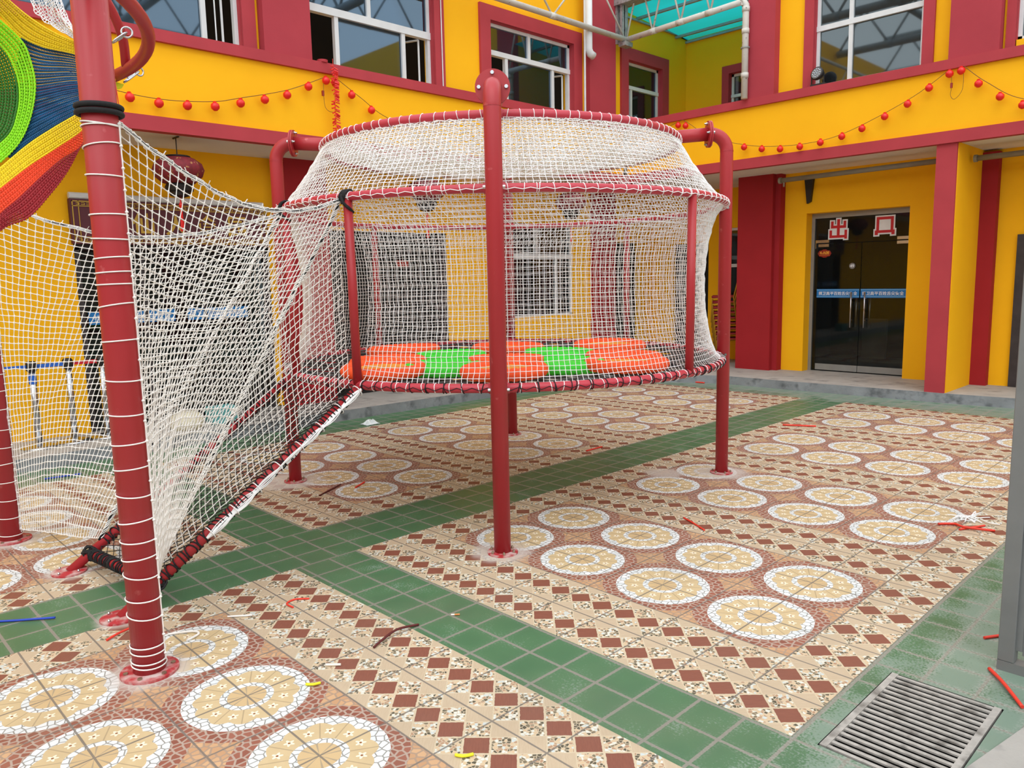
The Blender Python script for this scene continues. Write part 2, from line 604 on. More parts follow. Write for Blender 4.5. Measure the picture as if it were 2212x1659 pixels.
def floor_material():
    m = bpy.data.materials.new('court_tiles')
    m.use_nodes = True
    nt = m.node_tree
    X.nt = nt
    b = nt.nodes['Principled BSDF']
    g = nt.nodes.new('ShaderNodeNewGeometry')
    sp = nt.nodes.new('ShaderNodeSeparateXYZ')
    nt.links.new(g.outputs['Position'], sp.inputs[0])
    Xw, Yw = X(sp.outputs[0]), X(sp.outputs[1])
    U = Xw / 0.3
    V = Yw / 0.3
    P = vec(U, V)
    # mirrored fields
    lu = U + 12.0 * (U < -1.0)
    fu = (lu > 0.0) * (lu < 10.0)
    top = V > -0.6
    vt = V - 0.0
    vb = -1.333 - V
    lv = vt * top + vb * (1.0 - top)
    fv = (lv > 0.08) * (lv < 25.7)
    field = fu * fv
    lv6 = xmod(lv, 6.0)
    inc = (lu > 1.0) * (lu < 9.0) * (lv6 > 2.0)
    cx = xmod(lu - 1.0, 2.0) - 1.0
    cy = xmod(lv6 - 2.0, 2.0) - 1.0
    rr = xsqrt(cx * cx + cy * cy)
    an = X.op('ARCTAN2', cy, cx)
    # jittered coordinates for natural stones
    nz = noise(P, 6.0, 2.0)
    stone = voro(P, 9.0, 'DISTANCE_TO_EDGE', 0.75)
    sc_, sd_ = voro(P, 9.0, 'F1', 0.75)
    sepc = nt.nodes.new('ShaderNodeSeparateColor')
    nt.links.new(sc_.v, sepc.inputs[0])
    rv = X(sepc.outputs[0])
    grout = ss(stone, 0.05, 0.10)
    grout2 = ss(stone, 0.08, 0.16)
    orange = cmix(rv, srgb(206, 166, 126), srgb(188, 144, 106))
    corner = cmix(grout2, srgb(168, 142, 120), orange)
    brown = cmix(rv, srgb(156, 96, 78), srgb(136, 80, 64))
    ringb = cmix(grout2, srgb(176, 156, 142), brown)
    white = cmix(rv, srgb(236, 238, 238), srgb(214, 220, 222))
    ringw = cmix(grout, srgb(146, 144, 138), white)
    # beige petal ring with little flowers
    seg = xabs(xmod(an * (12.0 / TAU), 1.0) - 0.5)
    line = ss(seg * rr, 0.0, 0.0001)
    ang8 = xmod(an * (12.0 / TAU), 1.0) - 0.5
    fx = ang8 * rr * (TAU / 12.0)
    fy = rr - 0.53
    fd = xsqrt(fx * fx + fy * fy)
    fang = X.op('ARCTAN2', fy, fx)
    pet = 0.055 + 0.02 * X.op('COSINE', fang * 5.0)
    flower = fd < pet
    seglines = (xabs(xmod(an * (12.0 / TAU) + 0.0, 1.0) - 0.0) * rr) < 0.035
    beige = cmix(nz, srgb(210, 188, 148), srgb(198, 174, 132))
    beige = cmix(flower * 0.75, beige, srgb(246, 240, 220))
    beige = cmix((fd < 0.018), beige, srgb(140, 80, 30))
    beige = cmix(seglines * 0.7, beige, srgb(160, 140, 110))
    inner_pet = xabs(X.op('COSINE', an * 4.0))
    centre = cmix((inner_pet < 0.22) * 0.6, srgb(204, 176, 132), srgb(140, 132, 120))
    scal = 0.655 + 0.075 * xabs(X.op('COSINE', an * 6.0))
    wv = 0.02 * (nz - 0.5)
    r_ = rr + wv
    c = cmix(r_ > 0.27, centre, ringw)
    c = cmix(r_ > 0.37, c, beige)
    c = cmix(r_ > scal, c, ringw)
    c = cmix(r_ > 0.875, c, ringb)
    c = cmix(r_ > 1.13, c, corner)
    # diamond tiles: checker turned by 45 degrees
    tu = lu
    tv = lv
    a_ = (tu + tv) * 2.0 + 0.06 * (noise(P, 16.0, 1.0) - 0.5)
    b_ = (tu - tv) * 2.0 + 0.06 * (noise(vec(V, U), 16.0, 1.0) - 0.5)
    fa = xfl(a_)
    fb = xfl(b_)
    odd = xmod(fa + fb, 2.0) > 0.5
    isbrown = (xmod(fa - fb, 4.0) > 1.5) * (1.0 - odd)
    ea = xabs(xmod(a_, 1.0) - 0.5)
    eb = xabs(xmod(b_, 1.0) - 0.5)
    edge = xmax(ea, eb) > 0.455
    pv_, _ = voro(P, 21.0, 'F1', 1.0)
    pe = voro(P, 21.0, 'DISTANCE_TO_EDGE', 1.0)
    sp2 = nt.nodes.new('ShaderNodeSeparateColor')
    nt.links.new(pv_.v, sp2.inputs[0])
    pr = X(sp2.outputs[1])
    peb = ramp(pr, [(0.0, srgb(84, 78, 62)), (0.17, srgb(206, 180, 146)), (0.42, srgb(122, 110, 88)), (0.56, srgb(216, 218, 210)), (0.74, srgb(176, 140, 112)), (0.9, srgb(196, 206, 206))])
    peb = cmix(ss(pe, 0.06, 0.12), srgb(204, 190, 164), peb)
    wv2 = noise(vec(a_ * 1.0, b_ * 9.0), 2.0, 5.0)
    wood = cmix(wv2, srgb(202, 184, 158), srgb(184, 162, 134))
    bw = cmix(wv2, srgb(118, 70, 56), srgb(146, 88, 70))
    d = cmix(odd, wood, peb)
    d = cmix(isbrown, d, bw)
    d = cmix(edge * (xmax(isbrown, odd)), d, srgb(204, 188, 160))
    f = cmix(inc, d, c)
    # 300 mm tile joints
    jn = noise(P, 3.0, 4.0)
    ju = xmod(U + 0.5, 1.0) - 0.5
    lvj = xmod(lv + 0.5, 1.0) - 0.5
    jw = 0.008 + 0.012 * jn
    jt = xmax(xabs(ju) < jw, xabs(lvj) < jw)
    f = cmix(jt * 0.85, f, srgb(112, 106, 100))
    # green tiles 200 mm
    gu = xabs(xmod((U - 0.03) * 1.5 + 0.5, 1.0) - 0.5)
    gph = 0.04 + 0.22 * ((U > -2.0) * (U < 0.0))
    gv = xabs(xmod((V - gph) * 1.5 + 0.5, 1.0) - 0.5)
    gj = xmin(gu, gv)
    worn = noise(P, 1.2, 6.0)
    fine = noise(P, 30.0, 4.0)
    wr = xmax(ss(U, 9.0, 11.2) * 1.5, ss(V, 24.0, 27.0) * 1.3)
    gn = cmix(worn, srgb(66, 104, 76), srgb(86, 126, 86))
    gn = cmix(ss(worn * 0.6 + fine * 0.5 + wr * 0.16, 0.62, 0.74) * 0.65, gn, srgb(140, 156, 146))
    gjw = 0.022 + 0.03 * fine
    edgewear = ss(gj + 0.25 * (fine - 0.5), 0.12, 0.02) if False else X(0.0)
    gg = cmix((gj < gjw), gn, srgb(136, 132, 122))
    # soft worn rim around each green tile
    rim = (1.0 - ss(gj, 0.03, 0.2)) * ss(fine, 0.42, 0.62) * (0.2 + wr * 0.8)
    gg = cmix(rim * 0.7, gg, srgb(152, 160, 150))
    # border line between fields and green
    col = cmix(field, gg, f)
    # cement dust around the feet
    dust = None
    for (px, py, rad) in ((0.74, 0.65, 0.34), (0.72, 3.34, 0.42), (-1.96, 0.59, 0.5), (-1.92, 3.33, 0.3), (0.67, -1.52, 0.3), (-1.98, -1.53, 0.35), (-0.04, -1.42, 0.22), (-0.99, -1.42, 0.24), (0.35, 3.0, 0.3)):
        dx = Xw - px
        dy = Yw - py
        q = xsqrt(dx * dx + dy * dy) / rad
        e = 1.0 - ss(q, 0.2, 1.0)
        dust = e if dust is None else xmax(dust, e)
    dn = noise(vec(Xw, Yw), 9.0, 6.0)
    df = ss(dust * 0.7 + dn * 0.6, 0.5, 0.95) * 0.75
    col = cmix(df, col, srgb(200, 190, 182))
    grime = noise(vec(Xw, Yw), 1.3, 7.0)
    col = cmix(ss(grime, 0.45, 0.8) * 0.22, col, srgb(120, 110, 98))
    nt.links.new(col.v, b.inputs['Base Color'])
    ro = 0.30 + 0.25 * worn + 0.35 * df + 0.1 * field
    nt.links.new(ro.v, b.inputs['Roughness'])
    b.inputs['Specular IOR Level'].default_value = 0.45
    bp = nt.nodes.new('ShaderNodeBump')
    bp.inputs['Strength'].default_value = 0.25
    bp.inputs['Distance'].default_value = 0.004
    hgt = 1.0 - xmax(jt * field, (gj < gjw) * (1.0 - field))
    nt.links.new(hgt.v, bp.inputs['Height'])
    nt.links.new(bp.outputs['Normal'], b.inputs['Normal'])
    MATS['court_tiles'] = m


floor_material()

# ------------------------------------------------------------------ ground and building shell
GX0, GX1, GY0, GY1 = 3.09, 3.52, 0.04, 0.775   # drain opening
xs = [-12, GX0, GX1, 12]
ys = [-12, GY0, GY1, 14]
fb = MB()
for i in range(3):
    for j in range(3):
        if i == 1 and j == 1:
            continue
        fb.add([(xs[i], ys[j], 0), (xs[i + 1], ys[j], 0), (xs[i + 1], ys[j + 1], 0), (xs[i], ys[j + 1], 0)], [(0, 1, 2, 3)])
struct(fb.build('floor', 'court_tiles'), 'patterned tile courtyard floor with green tile strips')
pit = MB()
pit.add([(GX0, GY0, 0), (GX1, GY0, 0), (GX1, GY1, 0), (GX0, GY1, 0), (GX0, GY0, -0.4), (GX1, GY0, -0.4), (GX1, GY1, -0.4), (GX0, GY1, -0.4)],
        [(0, 1, 5, 4), (1, 2, 6, 5), (2, 3, 7, 6), (3, 0, 4, 7), (4, 5, 6, 7)])
struct(pit.build('floor_drain_pit', 'dark_room'))
cs = MB()
cs.add([(3.50, 0.1, 0), (3.62, 0.72, 0), (3.64, 0.86, 0), (5.5, 0.86, 0), (5.5, -6, 0), (2.6, -6, 0)] + [(3.50, 0.1, 0.012), (3.62, 0.72, 0.012), (3.64, 0.86, 0.012), (5.5, 0.86, 0.012), (5.5, -6, 0.012), (2.6, -6, 0.012)],
       [(6, 11, 10, 9, 8, 7), (0, 1, 7, 6), (1, 2, 8, 7), (2, 3, 9, 8), (3, 4, 10, 9), (4, 5, 11, 10), (5, 0, 6, 11)])
struct(cs.build('floor_concrete', 'concrete'), 'bare concrete slab at the lower right corner')


def kerb(pts_front, pts_back, h, name):
    """raised walkway with a paler top and a grey front edge"""
    n = len(pts_front)
    t = MB()
    t.add([(x, y, h) for x, y in pts_front] + [(x, y, h) for x, y in pts_back], [tuple(range(n)) + tuple(range(2 * n - 1, n - 1, -1))])
    a = t.build(name, 'concrete')
    struct(a)
    e = MB()
    for (p, q) in zip(pts_front[:-1], pts_front[1:]):
        e.add([(p[0], p[1], 0), (q[0], q[1], 0), (q[0], q[1], h), (p[0], p[1], h)], [(0, 1, 2, 3)])
    b = e.build(name + '_edge', 'kerb_face')
    b.parent = a
    return a


kerb([(-2.2, 8.33), (-1.1, 8.33), (0, 8.38), (1.0, 8.42), (1.75, 8.5), (6, 8.7)], [(-2.2, 12), (-1.1, 12), (0, 12), (1.0, 12), (1.75, 12), (6, 12)], 0.13, 'floor_walkway_right')
kerb([(-4.3, -9), (-4.24, -0.9), (-4.2, 2.45), (-4.1, 5.0), (-4.0, 6.6), (-3.6, 7.7), (-2.2, 8.33)], [(-8, -9), (-8, -0.9), (-8, 2.45), (-8, 5.0), (-8, 6.6), (-8, 12), (-2.2, 12)], 0.13, 'floor_walkway_left')


def facade(plane, o, d0, d1, along0, along1, z0, z1, openings, name, m):
    """wall slab in plane x=o or y=o between depth d0 and d1, with rectangular openings"""
    aa = sorted({along0, along1} | {a for op in openings for a in op[:2]})
    zz = sorted({z0, z1} | {z for op in openings for z in op[2:]})
    w = MB()
    for i in range(len(aa) - 1):
        ca = (aa[i] + aa[i + 1]) / 2
        k = 0
        while k < len(zz) - 1:
            cz = (zz[k] + zz[k + 1]) / 2
            if any(op[0] < ca < op[1] and op[2] < cz < op[3] for op in openings):
                k += 1
                continue
            e = k
            while e + 1 < len(zz) - 1 and not any(op[0] < ca < op[1] and op[2] < (zz[e + 1] + zz[e + 2]) / 2 < op[3] for op in openings):
                e += 1
            if plane == 'x':
                w.box((o + d0, aa[i], zz[k]), (o + d1, aa[i + 1], zz[e + 1]))
            else:
                w.box((aa[i], o + d0, zz[k]), (aa[i + 1], o + d1, zz[e + 1]))
            k = e + 1
    return struct(w.build(name, m))


H_SOFF, H_LT, H_HB, H_HT = 3.34, 3.48, 4.23, 4.35
# left building, ground floor (wall plane x = -5.2)
facade('x', -5.2, -0.25, 0, -9, 10.6, 0.13, 3.34, [(-0.1, 2.18, 0.1, 2.72), (2.98, 5.14, 0.1, 2.46), (6.5, 8.12, 1.07, 2.68), (9.2, 10.1, 0.1, 2.4)], 'wall_left', 'yellow_wall')
# left beam and upper floor (beam face x=-4.23, trims x=-4.2, wall x=-4.35)
struct(MB().box((-4.23, -9, H_SOFF), (-5.3, 8.37, H_HT)).build('wall_left_beam', 'yellow_wall'))
struct(MB().box((-4.18, -9, H_SOFF - 0.01), (-4.3, 8.4, H_LT)).build('trim_1', 'red_trim'))
struct(MB().box((-4.18, -9, H_HB), (-4.36, 8.4, H_HT)).build('trim_2', 'red_trim'))
struct(MB().add([(-4.3, -9, 3.335), (-8, -9, 3.335), (-8, 12, 3.335), (-4.3, 12, 3.335)], [(0, 1, 2, 3)]).build('ceiling_left', 'soffit'))
K = 0.15 / 8.43


def YL(y):   # along-position on the upper left wall, set back 0.15 behind the trim face
    return y + (y + 2.61) * K


def ZU(z):
    return z + (z - 1.75) * K * 1.1


LW = [(-1.2, YL(1.51), 4.36, 5.75), (YL(2.37) - 0.05, YL(4.21), 4.36, 5.75), (YL(5.23), YL(7.02), 4.36, ZU(5.39)), (YL(8.43), YL(9.42), 4.36, ZU(5.40))]
facade('x', -4.35, -0.2, 0, -9, 10.45, H_HT, 7.2, LW, 'wall_left_upper', 'yellow_wall')
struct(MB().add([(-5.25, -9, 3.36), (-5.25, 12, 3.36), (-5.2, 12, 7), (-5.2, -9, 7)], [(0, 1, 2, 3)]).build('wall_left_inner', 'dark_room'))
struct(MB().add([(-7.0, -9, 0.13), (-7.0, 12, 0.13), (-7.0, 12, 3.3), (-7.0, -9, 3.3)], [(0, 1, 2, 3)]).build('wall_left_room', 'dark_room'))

# right building (wall plane y = 9.6, pilaster 9.35, beam face y=8.43)
facade('y', 9.6, 0, 0.25, -2.6, 6, 0.13, 3.34, [(-1.5, 0.06, 0.1, 2.68), (1.45, 3.4, 0.1, 2.19)], 'wall_right', 'yellow_wall')
struct(MB().box((-4.2, 8.43, H_SOFF), (7, 9.6, H_HT)).build('wall_right_beam', 'yellow_wall'))
struct(MB().box((-4.2, 8.38, H_SOFF - 0.01), (7, 8.5, H_LT)).build('trim_3', 'red_trim'))
struct(MB().box((-4.2, 8.38, H_HB), (7, 8.56, H_HT)).build('trim_4', 'red_trim'))
struct(MB().add([(-4.3, 8.5, 3.335), (7, 8.5, 3.335), (7, 12, 3.335), (-4.3, 12, 3.335)], [(0, 1, 2, 3)]).build('ceiling_right', 'soffit'))
K2 = 0.15 / 11.0


def XR(x):
    return x + (x - 4.23) * K2


facade('y', 8.55, 0, 0.2, XR(-1.85), 7, H_HT, 7.2, [(XR(-0.9), XR(0.53), 4.36, 5.75), (XR(1.56), XR(3.0), 4.46, 5.75)], 'wall_right_upper', 'yellow_wall')
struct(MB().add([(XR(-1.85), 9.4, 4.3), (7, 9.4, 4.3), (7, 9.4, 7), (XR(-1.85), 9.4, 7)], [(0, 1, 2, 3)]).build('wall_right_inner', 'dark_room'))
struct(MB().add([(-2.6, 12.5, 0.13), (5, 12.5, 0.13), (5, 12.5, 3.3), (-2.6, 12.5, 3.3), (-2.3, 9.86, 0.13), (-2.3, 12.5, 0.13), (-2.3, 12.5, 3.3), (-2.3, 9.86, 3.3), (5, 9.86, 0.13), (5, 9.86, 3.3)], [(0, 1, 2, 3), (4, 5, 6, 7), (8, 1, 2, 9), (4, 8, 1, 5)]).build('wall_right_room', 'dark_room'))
# light well at the corner, under the teal roof sheet
facade('y', 10.45, 0, 0.2, -4.35, -1.6, 3.4, 7.0, [(-3.42, -2.7, 4.36, 5.35)], 'wall_notch', 'yellow_wall')
struct(MB().box((XR(-1.85), 8.75, H_HT), (XR(-1.85) + 0.2, 10.5, 7.0)).build('wall_notch_side', 'yellow_wall'))
struct(MB().add([(-4.35, 8.5, 4.3), (-1.7, 8.5, 4.3), (-1.7, 10.5, 4.3), (-4.35, 10.5, 4.3)], [(0, 1, 2, 3)]).build('floor_notch', 'concrete'))
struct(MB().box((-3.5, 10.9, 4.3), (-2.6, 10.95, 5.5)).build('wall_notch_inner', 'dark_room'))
# ground floor corner passage
facade('y', 10.6, 0, 0.2, -5.4, -2.4, 0.13, 3.34, [(-4.7, -3.9, 0.1, 2.35), (-3.5, -2.75, 0.9, 2.6)], 'wall_passage', 'yellow_wall')
struct(MB().box((-2.6, 9.6, 0.13), (-2.4, 10.6, 3.34)).build('wall_passage_side', 'yellow_wall'))
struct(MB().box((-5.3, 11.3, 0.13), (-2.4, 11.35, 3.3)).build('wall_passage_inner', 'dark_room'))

# pilasters
ti = [5]


def trim(a, b, m, label=None):
    o = MB().box(a, b).build('trim_%d' % ti[0], m)
    ti[0] += 1
    return struct(o, label)


trim((-4.35, YL(1.71), H_HT), (-4.22, YL(2.30), 7.0), 'red_upper')
trim((-4.35, 7.47, H_HT), (-4.22, 8.15, 7.0), 'red_upper')
trim((XR(-1.85), 8.55, H_HT), (XR(-1.42), 8.40, 7.0), 'red_upper')
trim((XR(0.88), 8.55, H_HT), (XR(1.43), 8.40, 7.0), 'red_upper')
trim((-5.2, 2.27, 0.13), (-5.02, 2.97, 3.34), 'red_wall')
trim((-5.2, 8.62, 0.13), (-5.02, 9.15, 3.34), 'red_wall')
trim((-2.58, 9.6, 0.13), (-1.96, 9.35, 3.34), 'red_wall')
trim((-1.96, 9.6, 0.13), (-1.87, 9.44, 3.34), 'red_wall')
trim((0.75, 8.42, 0.13), (0.99, 8.46, 3.34), 'red_trim')
trim((0.75, 8.46, 0.13), (1.0, 9.6, 3.34), 'yellow_wall')
trim((1.0, 9.6, 0.13), (1.2, 9.47, 3.30), 'red_wall')

# red surrounds of upper windows
wi = [1]


def surround(plane, o, a0, a1, z0, z1, w, m='red_trim', depth=0.04):
    t = MB()
    for (p0, p1, q0, q1) in ((a0 - w, a0, z0, z1 + w), (a1, a1 + w, z0, z1 + w), (a0, a1, z1, z1 + w)):
        if plane == 'x':
            t.box((o, p0, q0), (o + depth, p1, q1))
        else:
            t.box((p0, o, q0), (p1, o - depth, q1))
    # reveal lining
    for (p0, p1, q0, q1) in ((a0, a0 + 0.006, z0, z1), (a1 - 0.006, a1, z0, z1), (a0, a1, z1 - 0.006, z1)):
        if plane == 'x':
            t.box((o - 0.15, p0, q0), (o, p1, q1))
        else:
            t.box((p0, o + 0.15, q0), (p1, o, q1))
    ob = t.build('trim_%d' % ti[0], m)
    ti[0] += 1
    return struct(ob)


def window(plane, o, a0, a1, z0, z1, bars, rails, open_cells, label, glassm='glass_blue', fm='frame_white', fwid=0.05):
    """aluminium window: bars = [(pos, z_from, z_to)], rails = [(z, a_from, a_to, thick)], open cells stay without glass"""
    f = MB()

    def bx(p0, p1, q0, q1, d0=-0.03, d1=0.03):
        if plane == 'x':
            f.box((o + d0, p0, q0), (o + d1, p1, q1))
        else:
            f.box((p0, o - d0, q0), (p1, o - d1, q1))
    bx(a0, a0 + fwid, z0, z1)
    bx(a1 - fwid, a1, z0, z1)
    bx(a0, a1, z1 - fwid, z1)
    bx(a0, a1, z0, z0 + fwid * 0.7)
    for (p, q0, q1) in bars:
        bx(p - 0.028, p + 0.028, q0, q1, -0.025, 0.035)
    for (z, p0, p1, t) in rails:
        bx(p0, p1, z - t / 2, z + t / 2, -0.035, 0.045)
    n = wi[0]
    wi[0] += 1
    w = f.build('window_%d' % n, fm)
    struct(w, label)
    z_r = sorted({z0, z1} | {r[0] for r in rails})
    for k in range(len(z_r) - 1):
        zc = (z_r[k] + z_r[k + 1]) / 2
        ab = sorted({a0, a1} | {b[0] for b in bars if b[1] < zc < b[2]})
        for i in range(len(ab) - 1):
            if (k, i) in open_cells:
                # sash pushed open: its own narrow frame hangs outwards from the hinge side
                continue
            g = MB()
            if plane == 'x':
                g.box((o - 0.004, ab[i] + 0.01, z_r[k] + 0.01), (o + 0.004, ab[i + 1] - 0.01, z_r[k + 1] - 0.01))
            else:
                g.box((ab[i] + 0.01, o - 0.004, z_r[k] + 0.01), (ab[i + 1] - 0.01, o + 0.004, z_r[k + 1] - 0.01))
            g.build('pane', glassm, w)
    return w


OL = -4.44
zt = ZU(4.97)
# window at far left
window('x', OL, -1.2, YL(1.51), 4.37, 5.8, [(YL(1.12), 4.37, zt + 0.3), (YL(0.1), 4.37, 5.8)], [(zt + 0.3, -1.2, YL(1.51), 0.06)], [(0, 2)], 'white framed upper window at the far left with one sash open', 'glass_blue')
surround('x', -4.35, -1.2, YL(1.51), 4.35, 5.8, 0.16)
a0, a1 = YL(2.37) - 0.05, YL(4.21)
window('x', OL, a0, a1, 4.37, 5.75, [(YL(2.76), 4.37, zt), (YL(3.76), 4.37, zt), (YL(3.24), zt, 5.75)], [(zt, a0, a1, 0.09)], [(0, 0), (0, 2)], 'white framed upper window above the left firecracker string, both side sashes open', 'glass_blue')
surround('x', -4.35, a0, a1, 4.35, 5.75, 0.17)
a0, a1 = YL(5.23), YL(7.02)
window('x', OL, a0, a1, 4.37, ZU(5.38), [(YL(5.62), 4.37, zt), (YL(6.62), 4.37, zt), (YL(6.10), zt, ZU(5.38))], [(zt, a0, a1, 0.07)], [(0, 0), (0, 2)], 'white framed upper window behind the front pole flange, side sashes open', 'glass_blue')
surround('x', -4.35, a0, a1, 4.35, ZU(5.38), 0.2)
a0, a1 = YL(8.43), YL(9.42)
window('x', OL, a0, a1, 4.37, ZU(5.39), [(YL(8.62), 4.37, zt)], [(zt, a0, a1, 0.06)], [], 'narrow upper window in the green lit light well', 'glass_blue')
surround('x', -4.35, a0, a1, 4.35, ZU(5.39), 0.2)
window('y', 10.54, -3.42, -2.7, 4.37, 5.34, [(-3.05, 4.37, 5.34)], [(4.95, -3.42, -2.7, 0.05)], [], 'small upper window half hidden behind the white drainpipe', 'glass_grey')
surround('y', 10.45, -3.42, -2.7, 4.35, 5.34, 0.14)
a0, a1 = XR(-0.9), XR(0.53)
window('y', 8.64, a0, a1, 4.37, 5.8, [(XR(-0.42), 4.37, 5.8)], [(ZU(5.10), a0, a1, 0.07)], [], 'large upper window beside the floodlight reflecting the roof trusses', 'glass_grey')
surround('y', 8.55, a0, a1, 4.35, 5.8, 0.14)
window('y', 8.64, XR(1.56), XR(3.0), 4.47, 5.8, [(XR(2.2), 4.47, 5.8)], [(5.1, XR(1.56), XR(3.0), 0.06)], [], 'upper window at the far right edge, only its corner in view', 'glass_grey')
surround('y', 8.55, XR(1.56), XR(3.0), 4.36, 5.8, 0.1)
window('x', -5.26, 6.5, 8.12, 1.07, 2.68, [(7.7, 1.07, 2.12), (7.2, 2.12, 2.68)], [(2.12, 6.5, 8.12, 0.09)], [], 'ground floor window with white frame seen through the cage net', 'glass_grey')
window('y', 10.66, -3.5, -2.75, 0.9, 2.6, [(-3.12, 0.9, 2.6)], [(1.9, -3.5, -2.75, 0.06)], [], 'window in the dark corner passage', 'glass_grey')

# sashes that stand open
for (y0, z1_, lab) in ((YL(4.05), zt, 'open sash of the left upper window'), (YL(6.9), zt, 'open sash'), (YL(1.35), zt + 0.3, 'open sash')):
    s_ = MB()
    x0 = -4.47
    for (q, r_) in (((x0, y0, 4.4), (x0 - 0.03, y0 - 0.2, z1_ - 0.05)),):
        s_.tube([(x0, y0, 4.42), (x0, y0, z1_ - 0.06)], 0.014, 6)
        s_.tube([(x0 - 0.3, y0 - 0.12, 4.42), (x0 - 0.3, y0 - 0.12, z1_ - 0.06)], 0.014, 6)
        s_.tube([(x0, y0, z1_ - 0.06), (x0 - 0.3, y0 - 0.12, z1_ - 0.06)], 0.014, 6)
    struct(s_.build('window_sash', 'frame_white'))

# unseen walls and pilasters added behind the viewer for reflections and neutral bounce
struct(MB().box((-9, -9.2, 0), (12, -9.0, 4.2)).build('wall_back_added', 'bounce_plaster'))
struct(MB().box((9.0, -9, 0), (9.2, 9, 4.2)).build('wall_near_added', 'bounce_plaster'))
for k, (x, y) in enumerate(((-6, -8.95), (-2, -8.95), (2, -8.95), (6, -8.95))):
    trim((x, y - 0.1, 0), (x + 0.6, y + 0.05, 4.2), 'red_wall')
for y in (-6, -2, 2, 6):
    trim((8.85, y, 0), (9.05, y + 0.6, 4.2), 'red_wall')

# ------------------------------------------------------------------ doors
def glass_door_right():
    d = MB()
    # header and side frame of the recess
    d.box((-1.5, 9.80, 2.60), (0.06, 9.86, 2.68))
    d.box((-1.5, 9.80, 0.13), (-1.45, 9.86, 2.60))
    d.box((0.02, 9.80, 0.13), (0.06, 9.86, 2.60))
    door = d.build('door_1', 'frame_grey')
    struct(door, 'glass double door marked with two red characters')
    MB().box((-1.45, 9.825, 2.2), (0.02, 9.835, 2.6)).build('transom_pane', 'glass_door', door)
    MB().box((-1.45, 9.825, 0.13), (-1.385, 9.835, 2.2)).build('side_pane', 'glass_door', door)
    for (x0, x1) in ((-1.38, -0.70), (-0.69, 0.0)):
        leaf = MB().box((x0, 9.82, 0.24), (x1, 9.832, 2.19)).build('door_leaf', 'glass_door', door)
        MB().box((x0, 9.81, 0.15), (x1, 9.842, 0.25)).build('kick_rail', 'frame_grey', leaf)
    # clamps
    for sx in (-1.38, 0.0):
        s = 1 if sx < -1 else -1
        c = MB()
        c.box((sx - s * 0.04, 9.80, 2.21), (sx + s * 0.17, 9.85, 2.255))
        c.box((sx, 9.80, 2.145), (sx + s * 0.17, 9.85, 2.19))
        c.box((sx - s * 0.05, 9.80, 2.12), (sx - s * 0.04, 9.85, 2.255))
        c.build('corner_clamp', 'steel', door)
    for sx in (-0.81, -0.60):
        h = MB()
        for off in (0.0, 0.055):
            h.tube([(sx + off, 9.76 + off * 1.5, 0.86 + off * 0.1), (sx + off, 9.76 + off * 1.5, 1.42 - off * 1.2)], 0.013, 10)
        for z in (0.98, 1.32):
            h.tube([(sx, 9.76, z), (sx + 0.02, 9.83, z)], 0.007, 8)
        h.build('pull_handle', 'steel', door, smooth=True)
    # blue sticker band
    band = MB()
    for (x0, x1) in ((-1.39, -0.705), (-0.685, -0.01)):
        band.box((x0, 9.812, 1.33), (x1, 9.816, 1.47))
    bo = band.build('sticker_band', 'sticker_blue', door)
    st = MB()
    for z in (1.345, 1.452):
        for (x0, x1) in ((-1.39, -0.705), (-0.685, -0.01)):
            st.box((x0, 9.810, z), (x1, 9.812, z + 0.006))
    st.build('stripe', 'sticker_pale', bo)
    for cx in (-1.045, -0.35):
        text_part('lettering', '捍卫高平百姓舌尖安全', 0.062, (cx, 9.808, 1.40), (1, 0, 0), (0, 0, 1), 'sticker_white', bo, bold=0.0008, w=0.62)
    # big characters chu and kou

    def strokes(cx, cz, L, red, pad):
        b = MB()
        for i_, (x0, z0, x1, z1) in enumerate(L):
            b.box((cx + x0 - pad, 9.812 - (0.005 if red else 0) - 0.0003 * i_, cz + z0 - pad), (cx + x1 + pad, 9.816 + 0.0003 * i_, cz + z1 + pad))
        return b
    t = 0.022
    chu = [(-t, -0.125, t, 0.15), (-0.12, 0.01, 0.12, 0.052), (-0.12, 0.01, -0.08, 0.12), (0.08, 0.01, 0.12, 0.12), (-0.14, -0.14, 0.14, -0.10), (-0.14, -0.14, -0.10, -0.02), (0.10, -0.16, 0.14, -0.02)]
    kou = [(-0.125, -0.10, -0.085, 0.14), (0.085, -0.10, 0.125, 0.14), (-0.125, 0.10, 0.125, 0.14), (-0.125, -0.10, 0.125, -0.06), (-0.145, -0.13, -0.10, -0.06), (0.10, -0.13, 0.145, -0.06)]
    for (cx, L, fill) in ((-1.07, chu, [(-0.09, -0.11, 0.09, 0.0)]), (-0.36, kou, [(-0.09, -0.07, 0.09, 0.11)])):
        w = strokes(cx, 2.42, L + fill, False, 0.022).build('character_outline', 'sticker_white', door)
        strokes(cx, 2.42, L, True, 0.0).build('character', 'sticker_red', w)
    # number plate 4-A08
    pl = MB()
    prof = [(-0.11, 0.0), (-0.085, 0.045), (-0.05, 0.05), (-0.02, 0.065), (0.02, 0.065), (0.05, 0.05), (0.085, 0.045), (0.11, 0.0), (0.085, -0.045), (0.05, -0.05), (0.02, -0.065), (-0.02, -0.065), (-0.05, -0.05), (-0.085, -0.045)]
    k = len(prof)
    pl.add([(-1.28 + x, 9.812, 2.04 + z) for x, z in prof] + [(-1.28 + x, 9.806, 2.04 + z) for x, z in prof], [tuple(range(k, 2 * k))] + [(i, (i + 1) % k, k + (i + 1) % k, k + i) for i in range(k)])
    po = pl.build('number_plate', 'plate_red', door)
    text_part('lettering', '4-A08', 0.062, (-1.28, 9.803, 2.052), (1, 0, 0), (0, 0, 1), 'text_gold', po, bold=0.0012)
